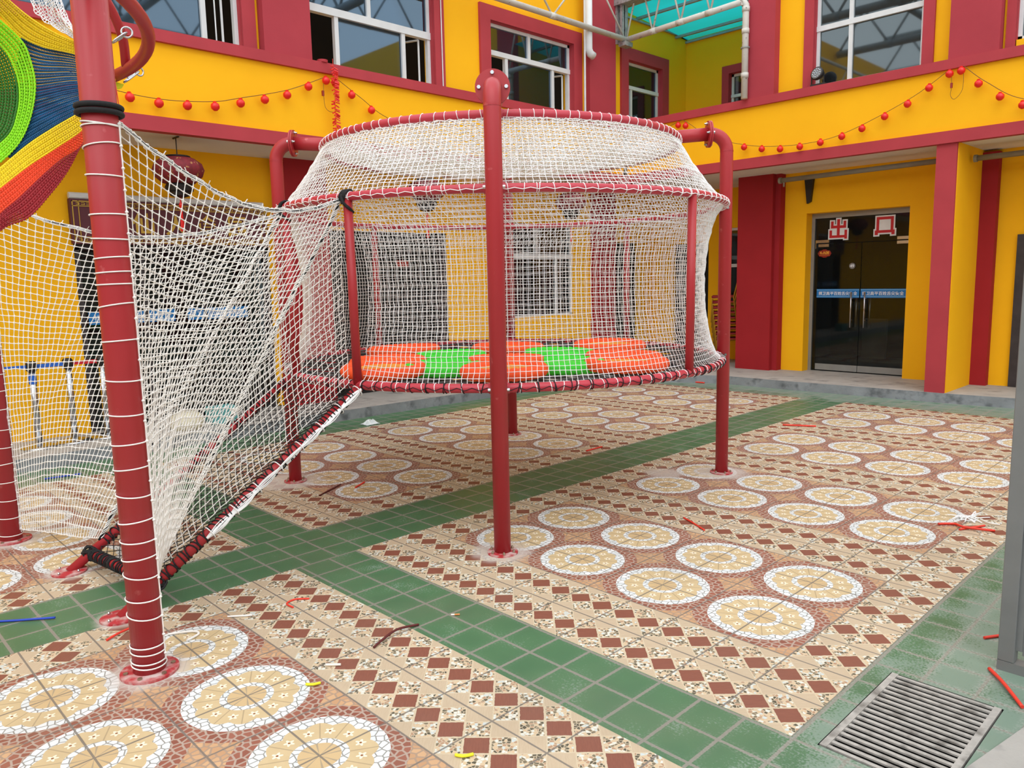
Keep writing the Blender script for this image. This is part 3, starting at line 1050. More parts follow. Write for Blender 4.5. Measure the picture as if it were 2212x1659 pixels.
    MB().box((-1.36, 9.803, 2.014), (-1.20, 9.806, 2.018)).build('underline', 'text_gold', po)
    dsc = MB()
    dsc.tube([(-0.83, 9.816, 1.83), (-0.83, 9.808, 1.83)], 0.047, 28)
    do = dsc.build('number_disc', 'disc_grey', door)
    text_part('lettering', '49', 0.065, (-0.83, 9.804, 1.83), (1, 0, 0), (0, 0, 1), 'sticker_white', do, bold=0.0015)
    # interior behind glass: floor and radiator
    MB().box((-2.5, 9.86, 0.12), (5, 12.5, 0.13)).build('inner_floor', 'concrete', door)
    MB().box((-1.3, 11.5, 0.2), (-0.9, 11.6, 0.9)).build('radiator', 'frame_grey', door)


glass_door_right()


def door_left():
    d = MB()
    d.box((-5.30, -0.1, 2.16), (-5.22, 2.18, 2.22))
    d.box((-5.30, -0.1, 0.13), (-5.22, -0.04, 2.2))
    d.box((-5.30, 2.12, 0.13), (-5.22, 2.18, 2.2))
    for y in (0.62, 1.32):
        d.box((-5.29, y - 0.02, 0.13), (-5.25, y + 0.02, 2.2))
    door = d.build('door_2', 'dark_panel')
    struct(door, 'dark glass entrance under the maroon signboard')
    for (y0, y1) in ((-0.04, 0.6), (0.64, 1.3), (1.34, 2.12)):
        MB().box((-5.275, y0, 0.15), (-5.265, y1, 2.16)).build('pane', 'glass_door', door)
    bo = MB().box((-5.262, 0.0, 1.33), (-5.258, 0.95, 1.47)).box((-5.262, 1.1, 1.33), (-5.258, 1.86, 1.47)).build('sticker_band', 'sticker_blue', door)
    for (cy, w) in ((0.48, 0.85), (1.48, 0.68)):
        text_part('lettering', '捍卫高平百姓舌尖安全', 0.062, (-5.255, cy, 1.40), (0, 1, 0), (0, 0, 1), 'sticker_white', bo, w=w)
    s = MB().box((-5.19, -0.12, 2.22), (-5.12, 2.14, 2.70)).build('signboard', 'sign_maroon')
    tag(s, 'maroon signboard with gold characters above the dark entrance', 'sign')
    b = MB()
    for (z0, z1) in ((2.235, 2.245), (2.29, 2.298), (2.67, 2.68), (2.62, 2.628)):
        b.box((-5.12, -0.1, z0), (-5.112, 2.12, z1))
    for (y0, y1) in ((-0.1, -0.09), (-0.04, -0.032), (2.11, 2.12), (2.052, 2.06)):
        b.box((-5.12, y0, 2.235), (-5.112, y1, 2.68))
    for k in range(42):   # greek key ticks
        y = -0.06 + k * 0.052
        for z in (2.252, 2.636):
            b.box((-5.12, y, z), (-5.113, y + 0.03, z + 0.006))
            b.box((-5.12, y, z + 0.02), (-5.113, y + 0.034, z + 0.026))
            b.box((-5.12, y + 0.03, z), (-5.113, y + 0.036, z + 0.026))
    b.build('border', 'gold', s)
    for i, ch in enumerate('仙人食园'):
        text_part('lettering', ch, 0.26, (-5.11, 0.62 + i * 0.37, 2.455), (0, 1, 0), (0, 0, 1), 'gold', s, bold=0.004)
    MB().tube([(-5.14, -0.12, 2.735), (-5.14, 2.1, 2.735)], 0.035, 10).build('light_tube', 'frame_white', s)


door_left()
d = MB()
d.box((-5.32, 2.98, 0.13), (-5.28, 5.14, 2.46))
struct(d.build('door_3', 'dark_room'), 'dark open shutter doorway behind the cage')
MB().box((-5.24, 4.98, 0.13), (-5.20, 5.14, 2.46)).build('door_frame', 'dark_panel', bpy.data.objects['door_3'])
MB().box((-5.23, 4.2, 1.95), (-5.225, 4.42, 2.05)).build('door_plate', 'plate_red', bpy.data.objects['door_3'])
d = MB().box((1.45, 9.55, 0.13), (1.56, 9.68, 2.08)).box((1.45, 9.55, 2.08), (3.4, 9.68, 2.19)).build('door_4', 'dark_panel')
struct(d, 'weathered dark metal door at the far right')
MB().box((1.56, 9.62, 0.2), (3.4, 9.66, 2.08)).build('door_leaf', 'dark_panel', d)
struct(MB().box((-5.32, 9.2, 0.13), (-5.28, 10.1, 2.4)).build('door_5', 'dark_room'))
struct(MB().box((-4.7, 10.68, 0.13), (-3.9, 10.72, 2.35)).build('door_6', 'dark_room'))

# ------------------------------------------------------------------ steel roof work and pipes
def truss(p, q, h, n, name, r=0.05, m='pipe_paint', label=None):
    P, Q = Vector(p), Vector(q)
    t = empty(name, p)
    tag(t, label, 'truss')
    lo = MB().tube([P - P, Q - P], r, 14).build('lower_chord', m, t, smooth=True)
    up = MB().tube([Vector((0, 0, h)), Q - P + Vector((0, 0, h))], r * 0.8, 12).build('upper_chord', m, t, smooth=True)
    w = MB()
    for i in range(n):
        a = (Q - P) * (i / n)
        b = (Q - P) * ((i + 0.5) / n) + Vector((0, 0, h))
        c = (Q - P) * ((i + 1) / n)
        w.tube([a, b], r * 0.33, 8)
        w.tube([b, c], r * 0.33, 8)
    w.build('web_bars', m, t, smooth=True)
    col = MB()
    for i in range(1, n):
        a = (Q - P) * (i / n)
        d_ = (Q - P).normalized() * 0.07
        col.tube([a - d_, a + d_], r * 1.08, 14)
    col.build('sleeves', m, t, smooth=True)
    return t


truss((-4.08, -6.0, 5.70), (-4.08, 8.22, 5.66), 0.95, 8, 'roof_truss', 0.045, label='white tubular roof truss along the left facade')
truss((-4.08, 8.26, 5.66), (-1.96, 8.26, 5.72), 0.95, 4, 'roof_truss', 0.045, label='white tubular roof truss crossing in front of the light well')
for i, y in enumerate((-5.5, -2.6, 0.3, 3.2, 6.1)):
    truss((-4.3, y, 7.0), (9.0, y, 7.0), 0.9, 11, 'roof_truss', 0.085, 'truss_paint', 'grey cross roof truss above the view mirrored in windows, %s from the viewer side' % ORD[i])
for i, x in enumerate((-2.0, 1.2, 4.4, 7.6)):
    truss((x, -9.0, 7.1), (x, 8.5, 7.1), 0.9, 14, 'roof_truss', 0.07, 'truss_paint', 'grey lengthwise roof truss above the view mirrored in windows, %s from the left facade' % ORD[i])
b = MB()
b.box((-4.16, 8.15, 5.55), (-4.02, 8.35, 5.62)).box((-4.22, 8.14, 5.6), (-4.18, 8.3, 6.9)).box((-4.12, 8.14, 5.6), (-4.08, 8.3, 6.9)).box((-4.22, 8.2, 5.6), (-4.08, 8.22, 6.9))
tag(b.build('steel_column', 'galvanised'), 'grey steel bracket column at the corner pillar', 'column')
b = MB().box((-4.3, 8.1, 6.2), (-3.0, 8.36, 6.3)).box((-4.3, 8.1, 6.3), (-4.2, 8.36, 6.9))
tag(b.build('roof_gutter', 'galvanised'), 'grey metal gutter corner above the red pillar', 'gutter')

t = empty('teal_roof', (-3.0, 9.4, 6.2))
tag(t, 'teal translucent roof sheets over the corner light well', 'roof')
sh = MB()
sh.add([(-4.35, 8.45, 6.26), (-0.8, 8.45, 6.26), (-0.8, 10.5, 6.12), (-4.35, 10.5, 6.12)], [(0, 1, 2, 3)])
sh.v = [(x + 3.0, y - 9.4, z - 6.2) for x, y, z in sh.v]
sh.build('roof_sheet', 'teal_sheet', t)
rb = MB()
for y in (8.9, 9.5, 10.1):
    zz = 6.26 - (y - 8.45) / 2.05 * 0.14 - 0.02
    rb.box((-4.35 + 3, y - 9.4 - 0.025, zz - 6.2 - 0.04), (-0.8 + 3, y - 9.4 + 0.025, zz - 6.2))
rb.box((-4.35 + 3, 8.45 - 9.4, 6.14 - 6.2), (-4.31 + 3, 10.45 - 9.4, 6.17 - 6.2))
rb.box((-4.35 + 3, 10.41 - 9.4, 6.06 - 6.2), (-1.8 + 3, 10.45 - 9.4, 6.1 - 6.2))
rb.build('roof_batten', 'truss_paint', t)

t = empty('drainpipe', (-1.93, 8.33, 4.35))
tag(t, 'white plastic drainpipe with elbow on the red corner pilaster', 'pipe')
pp = MB().tube([(-0.06, 0, 1.37), (-0.02, 0, 1.37), (0.0, 0, 1.34), (0, 0, 1.2), (0, 0, 0.0)], 0.048, 16)
pp.build('pipe', 'pipe_paint', t, smooth=True)
c = MB()
for z in (1.24, 0.93, 0.3):
    c.tube([(0, 0, z), (0, 0, z + 0.07)], 0.056, 16)
c.build('coupling', 'pipe_paint', t, smooth=True)
c = MB().tube([(0, 0.0, 0.72), (0, 0.0, 0.74)], 0.066, 16)
c.build('bracket', 'frame_grey', t)
t = empty('rain_pipe', (-4.15, 7.36, 4.35))
tag(t, 'thick white vertical pipe ending beside the corner pillar', 'pipe')
MB().tube([(0, 0, 2.3), (0, 0, 1.02), (0.01, 0.03, 0.95), (0.02, 0.1, 0.92)], 0.062, 16).build('pipe', 'frame_white', t, smooth=True)
tag(MB().tube([(-4.18, 7.30, 4.35), (-4.18, 7.30, 6.6)], 0.016, 8).build('conduit', 'frame_white'), 'thin white conduit running down beside the thick pipe', 'conduit')
tag(MB().tube([(-4.3, YL(4.32), 4.36), (-4.3, YL(4.32), 6.6)], 0.008, 6).build('cable', 'frame_white'), 'thin pale cable hanging on the red window surround', 'cable')
tag(MB().tube([(-4.3, YL(1.2), 4.36), (-4.3, YL(1.2), 6.6)], 0.008, 6).build('cable', 'frame_white'), 'thin pale cable hanging in front of the far left window', 'cable')

for (x0, x1, lab, y) in ((-1.67, 0.78, 'dull metal awning pipe above the glass double door', 9.0), (1.05, 4.5, 'dull metal awning pipe right of the yellow fin wall', 8.95)):
    t = empty('awning_pipe', (x0, y, 3.17))
    tag(t, lab, 'pipe')
    MB().tube([(0, 0, 0), (x1 - x0, 0, 0.03)], 0.036, 14).build('pipe', 'dull_pipe', t, smooth=True)
    MB().tube([(-0.01, 0, 0), (0.03, 0, 0)], 0.048, 14).build('end_socket', 'dull_pipe', t)
    if x0 < 0:
        MB().tube([(0.07, 0, -0.03), (0.07, 0, -0.1)], 0.014, 8).build('drop_stub', 'dull_pipe', t)
b = MB()
b.add([(-1.53, 9.54, 3.24), (-1.38, 9.54, 3.24), (-1.42, 9.54, 2.86), (-1.48, 9.54, 2.83), (-1.53, 9.60, 3.24), (-1.38, 9.60, 3.24), (-1.42, 9.60, 2.86), (-1.48, 9.60, 2.83)], [(0, 1, 2, 3), (7, 6, 5, 4), (0, 4, 5, 1), (1, 5, 6, 2), (2, 6, 7, 3), (3, 7, 4, 0)])
tag(b.build('awning_bracket', 'black_metal'), 'black tapered bracket under the awning pipe', 'bracket')

# ------------------------------------------------------------------ floodlight, chairs, barrier posts, lanterns
t = empty('floodlight', (-0.86, 8.46, 4.35))
tag(t, 'round black floodlight with many lenses on the red ledge', 'lamp')
d3 = Vector((-0.15, -0.9, 0.25)).normalized()
cc = Vector((0, -0.03, 0.17))
M = Matrix.Translation(cc) @ d3.to_track_quat('Z', 'Y').to_matrix().to_4x4()
MB().lathe([(0.04, -0.09), (0.085, -0.03), (0.092, 0.0), (0.092, 0.02), (0.078, 0.022)], n=28, M=M).build('housing', 'black_metal', t, smooth=True)
MB().lathe([(0.077, 0.018), (0.077, 0.024)], n=28, M=M).build('front_glass', 'disc_grey', t)
ln = MB()
for (rr_, k) in ((0.0, 1), (0.028, 6), (0.056, 11)):
    for i in range(k):
        a = TAU * i / k
        ln.lathe([(0.011, 0.024), (0.009, 0.03), (0.003, 0.033)], c=(rr_ * math.cos(a), rr_ * math.sin(a), 0), n=8, M=M)
ln.build('lens_cluster', 'led_lens', t, smooth=True)
MB().box((-0.09, -0.05, 0), (0.12, 0.05, 0.03)).box((-0.095, -0.02, 0.02), (-0.085, 0.0, 0.17)).box((0.085, -0.02, 0.02), (0.095, 0.0, 0.17)).build('yoke', 'black_metal', t)

ch0 = empty('banquet_chair', (-3.1, 9.95, 0.13))
GR = 'stacked gold chairs in the passage'


def chair_parts(t):
    f = MB()
    for sx in (-0.2, 0.2):
        f.tube([(sx, -0.2, 0), (sx, -0.19, 0.42), (sx, 0.16, 0.44)], 0.012, 8)
        f.tube([(sx, 0.24, 0), (sx, 0.18, 0.44), (sx, 0.24, 0.7), (sx * 0.85, 0.27, 0.86), (sx * 0.4, 0.28, 0.92), (0, 0.28, 0.93)], 0.012, 8)
    f.tube([(-0.2, -0.2, 0.2), (0.2, -0.2, 0.2)], 0.009, 6)
    f.build('frame', 'chair_gold', t, smooth=True)
    MB().box((-0.2, -0.2, 0.43), (0.2, 0.19, 0.475)).build('seat', 'chair_red', t, bevel=0.015)
    MB().box((-0.16, 0.235, 0.58), (0.16, 0.275, 0.88)).build('backrest', 'chair_red', t, bevel=0.015)


chair_parts(ch0)
for k in range(9):
    c = ch0 if k == 0 else copy_tree(ch0)
    c.location = (-3.08 - 0.006 * k, 9.95 - 0.012 * k, 0.13 + 0.095 * k)
    c.rotation_euler = (0, 0, math.radians(-60))
    tag(c, 'gold red chair in the passage stack behind the right pole, %s from the floor' % ORD[k], 'chair', GR)

# barrier posts
bp0 = empty('barrier_post', (-4.7, -0.74, 0.13))
MB().lathe([(0.17, 0), (0.17, 0.012), (0.12, 0.03), (0.04, 0.045)], n=32).build('base', 'steel', bp0, smooth=True)
MB().tube([(0, 0, 0.03), (0, 0, 0.82)], 0.032, 18).build('pole', 'steel', bp0, smooth=True)
MB().lathe([(0.034, 0.78), (0.05, 0.80), (0.05, 0.87), (0.036, 0.89)], n=20).build('head', 'black_metal', bp0, smooth=True)
bl = ['chrome barrier post with blue band, leftmost of those in front of the left wall', 'chrome barrier post between the blue and the red belt', 'chrome barrier post at the end of the red belt near the dark entrance']
for k, (x, y) in enumerate(((-4.72, -0.72), (-4.76, -0.38), (-4.78, -0.05))):
    c = bp0 if k == 0 else copy_tree(bp0)
    c.location = (x, y, 0.13)
    tag(c, bl[k], 'barrier post')
MB().tube([(0, 0, 0.66), (0, 0, 0.76)], 0.036, 18).build('band', 'strap_belt_blue', bp0)
for (a, b_, m_, lab) in (((-4.7, -1.4, 0.975), (-4.72, -0.77, 0.965), 'strap_belt_blue', 'blue retractable belt left of the first barrier post'), ((-4.73, -0.67, 0.965), (-4.76, -0.43, 0.965), 'strap_belt_blue', 'blue belt between the first two barrier posts'), ((-4.76, -0.33, 0.965), (-4.78, -0.10, 0.965), 'strap_belt_red', 'red belt between the second and third barrier posts')):
    w = MB()
    A, B = Vector(a), Vector(b_)
    w.box((A.x - 0.002, A.y, A.z - 0.02), (B.x + 0.002, B.y, B.z + 0.02))
    tag(w.build('barrier_belt', m_), lab, 'belt')
t = MB().lathe([(0.16, 0), (0.19, 0.05), (0.18, 0.13), (0.12, 0.19), (0.05, 0.2)], c=(-4.55, 0.72, 0.13), n=18)
tag(t.build('cream_sack', 'bag_cream', smooth=True), 'squat cream sack standing on the walkway behind the near net', 'sack')
t = MB().box((-4.72, 1.0, 0.13), (-4.5, 1.3, 0.33))
tag(t.build('storage_box', 'teal_box', bevel=0.01), 'teal box beside the cream sack', 'box')

# big palace lanterns
pl0 = empty('palace_lantern', (-4.42, 0.79, 3.335))
MB().tube([(0, 0, 0), (0, 0, -0.22)], 0.006, 6).tube([(-0.07, 0, -0.005), (0.07, 0, -0.005)], 0.012, 6).build('hook_chain', 'lantern_black', pl0)
body = MB()
prof = [(0.10, -0.50), (0.17, -0.485), (0.245, -0.42), (0.27, -0.35), (0.245, -0.28), (0.17, -0.225), (0.12, -0.22)]
n = 48
k0 = 0
for (r_, z_) in prof:
    for j in range(n):
        a = TAU * j / n
        q = r_ * (1 - 0.03 * abs(math.sin(a * 6)))
        body.v.append((q * math.cos(a), q * math.sin(a), z_))
for i in range(len(prof) - 1):
    for j in range(n):
        body.f.append((i * n + j, i * n + (j + 1) % n, (i + 1) * n + (j + 1) % n, (i + 1) * n + j))
body.build('shade', 'cloth_maroon', pl0, smooth=True)
MB().lathe([(0.13, -0.225), (0.14, -0.215), (0.13, -0.20), (0.05, -0.19)], n=24).build('top_cap', 'lantern_black', pl0)
MB().lathe([(0.04, -0.64), (0.10, -0.62), (0.11, -0.585), (0.14, -0.57), (0.15, -0.53), (0.13, -0.495), (0.12, -0.49)], n=24).build('base_cap', 'lantern_black', pl0)
tt = MB().tube([(0, 0, -0.62), (0, 0, -0.78)], 0.008, 6)
tt.lathe([(0.012, -0.75), (0.022, -0.72), (0.012, -0.69)], n=10)
for i in range(10):
    a = TAU * i / 10
    tt.tube([(0.008 * math.cos(a), 0.008 * math.sin(a), -0.77), (0.018 * math.cos(a), 0.018 * math.sin(a), -1.0)], 0.004, 4)
tt.build('tassel', 'lantern_red', pl0)
for k, (y, lab) in enumerate(((0.79, 'large maroon palace lantern hanging behind the near net above the signboard'), (4.18, 'large maroon palace lantern hanging behind the tower left of its front pole'), (7.2, 'large maroon palace lantern hanging behind the tower right of its front pole'))):
    c = pl0 if k == 0 else copy_tree(pl0)
    c.location = (-4.42, y, 3.335)
    tag(c, lab, 'lantern', 'palace lanterns under the left balcony')

# strings of small lanterns
LS = [(0.26, 3.622), (0.54, 3.603), (0.83, 3.619), (1.13, 3.649), (1.42, 3.723), (1.71, 3.801), (1.99, 3.891), (2.27, 4.026), (2.51, 4.130), (2.64, 4.114), (2.86, 4.016), (3.14, 3.873)]
RS = [(-3.10, 4.141), (-2.96, 4.113), (-1.92, 3.644), (-1.63, 3.579), (-1.34, 3.541), (-1.04, 3.535), (-0.74, 3.552), (-0.44, 3.592), (-0.17, 3.657), (0.12, 3.768), (0.40, 3.880), (0.65, 4.035), (0.88, 4.160), (1.01, 4.172), (1.21, 3.982), (1.45, 3.788), (1.69, 3.651)]
sl0 = empty('small_lantern')
MB().lathe([(0.006, -0.046), (0.02, -0.043), (0.042, -0.022), (0.047, 0.0), (0.042, 0.022), (0.02, 0.043), (0.006, 0.046)], n=20).build('globe', 'lantern_red', sl0, smooth=True)
MB().lathe([(0.016, 0.04), (0.02, 0.05), (0.012, 0.056)], n=12).build('cap', 'lantern_red', sl0)
first = True
for (side, L, lab) in (('l', LS, 'small round red lantern on the left facade string, %s from the left'), ('r', RS, 'small round red lantern on the right facade string, %s from the left')):
    for k, (a, z) in enumerate(L):
        c = sl0 if first else copy_tree(sl0)
        first = False
        c.location = (-4.145, a, z) if side == 'l' else (a, 8.335, z)
        c.rotation_euler = (rnd.uniform(-.15, .15), rnd.uniform(-.15, .15), rnd.uniform(0, 3))
        tag(c, lab % ORD[k], 'lantern', 'small lanterns on the %s string' % ('left' if side == 'l' else 'right'))


def curve_pts(P, n=8):
    P = [Vector(p) for p in P]
    out = []
    for i in range(len(P) - 1):
        p0 = P[max(i - 1, 0)]
        p1, p2 = P[i], P[i + 1]
        p3 = P[min(i + 2, len(P) - 1)]
        for k in range(n):
            t = k / n
            out.append(0.5 * ((2 * p1) + (-p0 + p2) * t + (2 * p0 - 5 * p1 + 4 * p2 - p3) * t * t + (-p0 + 3 * p1 - 3 * p2 + p3) * t ** 3))
    out.append(P[-1])
    return out


def cordl(P): return [(-4.16, y, z) for y, z in P]
def cordr(P): return [(x, 8.35, z) for x, z in P]


for (P, lab) in ((cordl([(-0.3, 3.80), (0.11, 3.68), (0.60, 3.65), (1.11, 3.70), (1.42, 3.78), (2.0, 3.95), (2.50, 4.17)]), 'thin brown cord of the left lantern string, long left part'),
                 (cordl([(2.65, 4.19), (2.99, 4.01), (3.40, 3.81), (4.2, 3.66)]), 'thin brown cord of the left lantern string, right of the firecrackers'),
                 (cordr([(-3.6, 4.05), (-3.1, 4.2), (-2.96, 4.18), (-2.5, 3.86), (-2.06, 3.72), (-1.63, 3.62), (-1.03, 3.57), (-0.43, 3.63), (0.39, 3.93), (0.85, 4.20)]), 'thin brown cord of the right lantern string, long left part'),
                 (cordr([(1.04, 4.22), (1.29, 3.99), (1.70, 3.72), (2.4, 3.6)]), 'thin brown cord of the right lantern string, right end')):
    tag(MB().tube(curve_pts(P), 0.004, 5).build('lantern_cord', 'cord_brown'), lab, 'cord')
for (P, bx_, lab) in ((cordl([(2.49, 4.17), (2.48, 4.02), (2.485, 3.85), (2.53, 3.79), (2.6, 3.78)]), (-4.17, 2.475, 3.985), 'small red plug box hanging left of the firecracker string'),
                      (cordr([(0.90, 4.15), (0.905, 4.0), (0.9, 3.9), (0.95, 3.85), (1.03, 3.95), (1.035, 4.17)]), (0.905, 8.35, 4.02), 'small red plug boxes hanging under the peak of the right lantern string')):
    t = empty('string_plug', bx_)
    tag(t, lab, 'plug')
    O = Vector(bx_)
    MB().tube([Vector(p) - O for p in curve_pts(P)], 0.003, 5).build('lead', 'cord_brown', t)
    MB().box((-0.012, -0.012, -0.03), (0.012, 0.012, 0.03)).build('plug_body', 'plate_red', t)

t = empty('firecracker_string', (-4.12, 2.60, 4.34))
tag(t, 'dangling string of red plastic firecrackers on the left facade', 'decoration')
MB().tube([(0, 0, 0.05), (0.0, 0, -0.9)], 0.003, 5).build('string', 'twine_red', t)
b = MB()
for k in range(74):
    z = -0.04 - k * 0.0108
    a = rnd.uniform(0, TAU)
    el = rnd.uniform(0.1, 0.6)
    dd = Vector((abs(math.cos(a)) * 0.4, math.sin(a), -math.sin(el))).normalized()
    if abs(dd.y) < 0.6:
        dd.y = 0.8 * (1 if k % 2 else -1)
        dd.normalize()
    b.tube([Vector((0.012, 0, z)) + dd * 0.004, Vector((0.012, 0, z)) + dd * 0.055], 0.0075, 7)
b.build('firecrackers', 'firecracker', t)
MB().lathe([(0.06, 0.0), (0.065, 0.03), (0.02, 0.035)], c=(-0.1, -0.08, 0.01), n=20).build('hanger_cap', 'red_trim', t)

# ------------------------------------------------------------------ net tower
CX, CY = -0.59, 1.98
tower = empty('net_tower', (CX, CY, 0))
tag(tower, 'red tubular climbing tower with round cage of white netting on four poles', 'climbing tower')
RP = 1.895
NW = 10


def pol(r, a, z):
    return Vector((r * math.cos(a), r * math.sin(a), z))


pole_ang = [math.atan2(0.65 - CY, 0.74 - CX), math.atan2(3.34 - CY, 0.72 - CX), math.atan2(3.33 - CY, -1.92 - CX), math.atan2(0.59 - CY, -1.96 - CX)]
for a in pole_ang:
    pr = RP
    pts = [pol(pr, a, 0.0), pol(pr, a, 2.77)]
    for k in range(1, 9):
        w = k / 8 * PI / 2
        pts.append(pol(pr - 0.14 * (1 - math.cos(w)), a, 2.77 + 0.14 * math.sin(w)))
    p = MB().tube(pts, 0.054, 28).build('support_pole', 'red_tube', tower, smooth=True)
    f = MB().lathe([(0.098, 0.0), (0.098, 0.011), (0.056, 0.013)], c=tuple(pol(pr, a, 0)), n=36)
    f.build('base_plate', 'red_tube_dusty', p)
    bb = MB()
    for k in range(6):
        w = TAU * k / 6 + 0.4
        q = pol(pr, a, 0) + Vector((0.078 * math.cos(w), 0.078 * math.sin(w), 0))
        bb.lathe([(0.009, 0.011), (0.009, 0.02), (0.005, 0.03)], c=tuple(q), n=6)
    bb.build('anchor_bolts', 'bolt', p)
    # flange pair and arm
    q0 = pol(pr - 0.14, a, 2.91)
    ax = pol(-1, a, 0)
    fl = MB()
    fl.tube([q0 - ax * 0.002, q0 + ax * 0.010], 0.108, 36)
    fl.tube([q0 + ax * 0.013, q0 + ax * 0.025], 0.108, 36)
    fl.tube([pol(pr, a, 2.765), pol(pr, a, 2.775)], 0.0555, 28, caps=False)
    fl.build('flange', 'red_tube', p)
    bb = MB()
    for k in range(4):
        w = TAU * k / 4
        off = Vector((-math.sin(a), math.cos(a), 0)) * (0.084 * math.cos(w)) + Vector((0, 0, 0.084 * math.sin(w)))
        bb.tube([q0 + off - ax * 0.016, q0 + off - ax * 0.002], 0.012, 6)
        bb.tube([q0 + off + ax * 0.025, q0 + off + ax * 0.05], 0.007, 8)
        bb.tube([q0 + off + ax * 0.025, q0 + off + ax * 0.035], 0.012, 6)
    bb.build('flange_bolts', 'steel', p)
    MB().tube([q0 + ax * 0.02, pol(1.43, a, 2.89)], 0.054, 28).build('arm', 'red_tube', p, smooth=True)
    # brackets holding the two lower rings
    br = MB()
    for z in (1.06, 2.30):
        c1 = pol(1.845, a, z)
        br.tube([c1, pol(RP - 0.03, a, z)], 0.03, 12)
        t_ = Vector((-math.sin(a), math.cos(a), 0))
        br.tube([pol(1.8, a, z - 0.045) - t_ * 0.04, pol(1.8, a, z - 0.045) + t_ * 0.04], 0.014, 8)
    br.build('ring_bracket', 'red_tube', p)
    bb = MB()
    t_ = Vector((-math.sin(a), math.cos(a), 0))
    for z in (1.06, 2.30):
        q = pol(RP, a, z)
        bb.tube([q + t_ * 0.05, q + t_ * 0.068], 0.011, 8)
        bb.tube([q - t_ * 0.05, q - t_ * 0.068], 0.011, 8)
    bb.build('bracket_bolts', 'steel', p)


def ring_pts(r, z, n=144, c=(0, 0)):
    return [(c[0] + r * math.cos(TAU * i / n), c[1] + r * math.sin(TAU * i / n), z) for i in range(n)]


rings = {}
for nm, r, z, rt in (('bottom_ring', 1.815, 1.06, 0.030), ('middle_ring', 1.825, 2.30, 0.028), ('top_ring', 1.45, 2.81, 0.032)):
    rings[nm] = MB().tube(ring_pts(r, z), rt, 18, closed=True).build(nm, 'red_tube_light', tower, smooth=True)
for deg in (-77, -103.5, 2, 92.5, -178):
    a = math.radians(deg)
    MB().tube([pol(1.815, a, 1.06), pol(1.825, a, 2.30)], 0.030, 20).build('cage_post', 'red_tube', tower, smooth=True)


def lacing(R, z, rt, N, rope, name, m, parent, skew=0.006, jit=0.12, double=False, seed=1):
    g = random.Random(seed)
    b = MB()
    for i in range(N):
        for d_ in ((0, 0.010) if double and g.random() < 0.6 else (0,)):
            a = (i + g.uniform(-jit, jit)) * TAU / N + d_ / R
            sk = g.uniform(-skew, skew) * 1.5
            pts = []
            for k in range(10):
                w = TAU * k / 10
                aa = a + sk * math.sin(w) / R
                pts.append(pol(R + (rt + rope * 0.8) * math.cos(w), aa, z + (rt + rope * 0.8) * math.sin(w)))
            b.tube(pts, rope, 5, closed=True)
    return b.build(name, m, parent, smooth=True)


lacing(1.45, 2.81, 0.032, 112, 0.0028, 'lacing', 'white_rope', rings['top_ring'], seed=2)
lacing(1.825, 2.30, 0.028, 118, 0.0028, 'lacing', 'white_rope', rings['middle_ring'], double=True, seed=3)
lacing(1.815, 1.06, 0.030, 124, 0.0028, 'lacing', 'white_rope', rings['bottom_ring'], seed=4)
lacing(1.815, 1.06, 0.030, 96, 0.0034, 'black_lacing', 'black_rope', rings['bottom_ring'], double=True, seed=5)
for (R_, z_, rt_, nm) in ((1.815, 1.06, 0.035, 'bottom_ring'), (1.825, 2.30, 0.034, 'middle_ring'), (1.45, 2.81, 0.037, 'top_ring')):
    sl = MB()
    for a in pole_ang:
        sl.tube([pol(R_, a + k * 0.012, z_) for k in range(-3, 4)], rt_, 18)
    sl.build('ring_sleeves', 'red_tube_light', rings[nm], smooth=True)
# running line around middle ring and bottom ring
for (R, z, dz, rg) in ((1.855, 2.292, 0.006, 'middle_ring'), (1.847, 1.055, 0.012, 'bottom_ring')):
    pts = []
    g = random.Random(8)
    for i in range(236):
        pts.append(pol(R + g.uniform(-0.001, 0.002), TAU * i / 236, z + (dz if i % 2 else -dz * 0.6)))
    MB().tube(pts, 0.0025, 5, closed=True).build('running_line', 'white_rope' if rg == 'middle_ring' else 'black_rope', rings[rg])

# cage net, open where the ramp arrives
A0, A1 = math.radians(-77), math.radians(256.5)
NU, NV = 276, 37
uu = np.linspace(0, 1, NU)[:, None]
vv = np.linspace(0, 1, NV)[None, :]
ang = A0 + (A1 - A0) * uu + 0 * vv
zz_ = 1.085 + (2.275 - 1.085) * vv + 0 * uu
rad = 1.80 - 0.13 * np.clip(np.sin(PI * vv), 0, 1) ** 0.6 + 0 * uu
P = np.stack([rad * np.cos(ang), rad * np.sin(ang), zz_], -1)
P = wobble(P, 0.0045, 3, 6.0)
V, F = knotted_net(P, 0.0026, 3)
mesh_np('cage_net', V, F, 'white_rope', tower)
# gather band near the top ring of the cage: a coarser diagonal overlap strip
NU2 = 200
uu = np.linspace(0, 1, NU2)[:, None]
vv = np.linspace(0, 1, 7)[None, :]
ang = A0 + (A1 - A0) * uu + 0.09 * vv
P = np.stack([(1.81 - 0.10 * vv ** 0.6) * np.cos(ang), (1.81 - 0.10 * vv ** 0.6) * np.sin(ang), 2.275 - 0.2 * vv + 0 * uu], -1)
P = wobble(P, 0.004, 4, 6.0)
V, F = knotted_net(P, 0.0021, 3)
mesh_np('cage_net_hem', V, F, 'white_rope', tower)
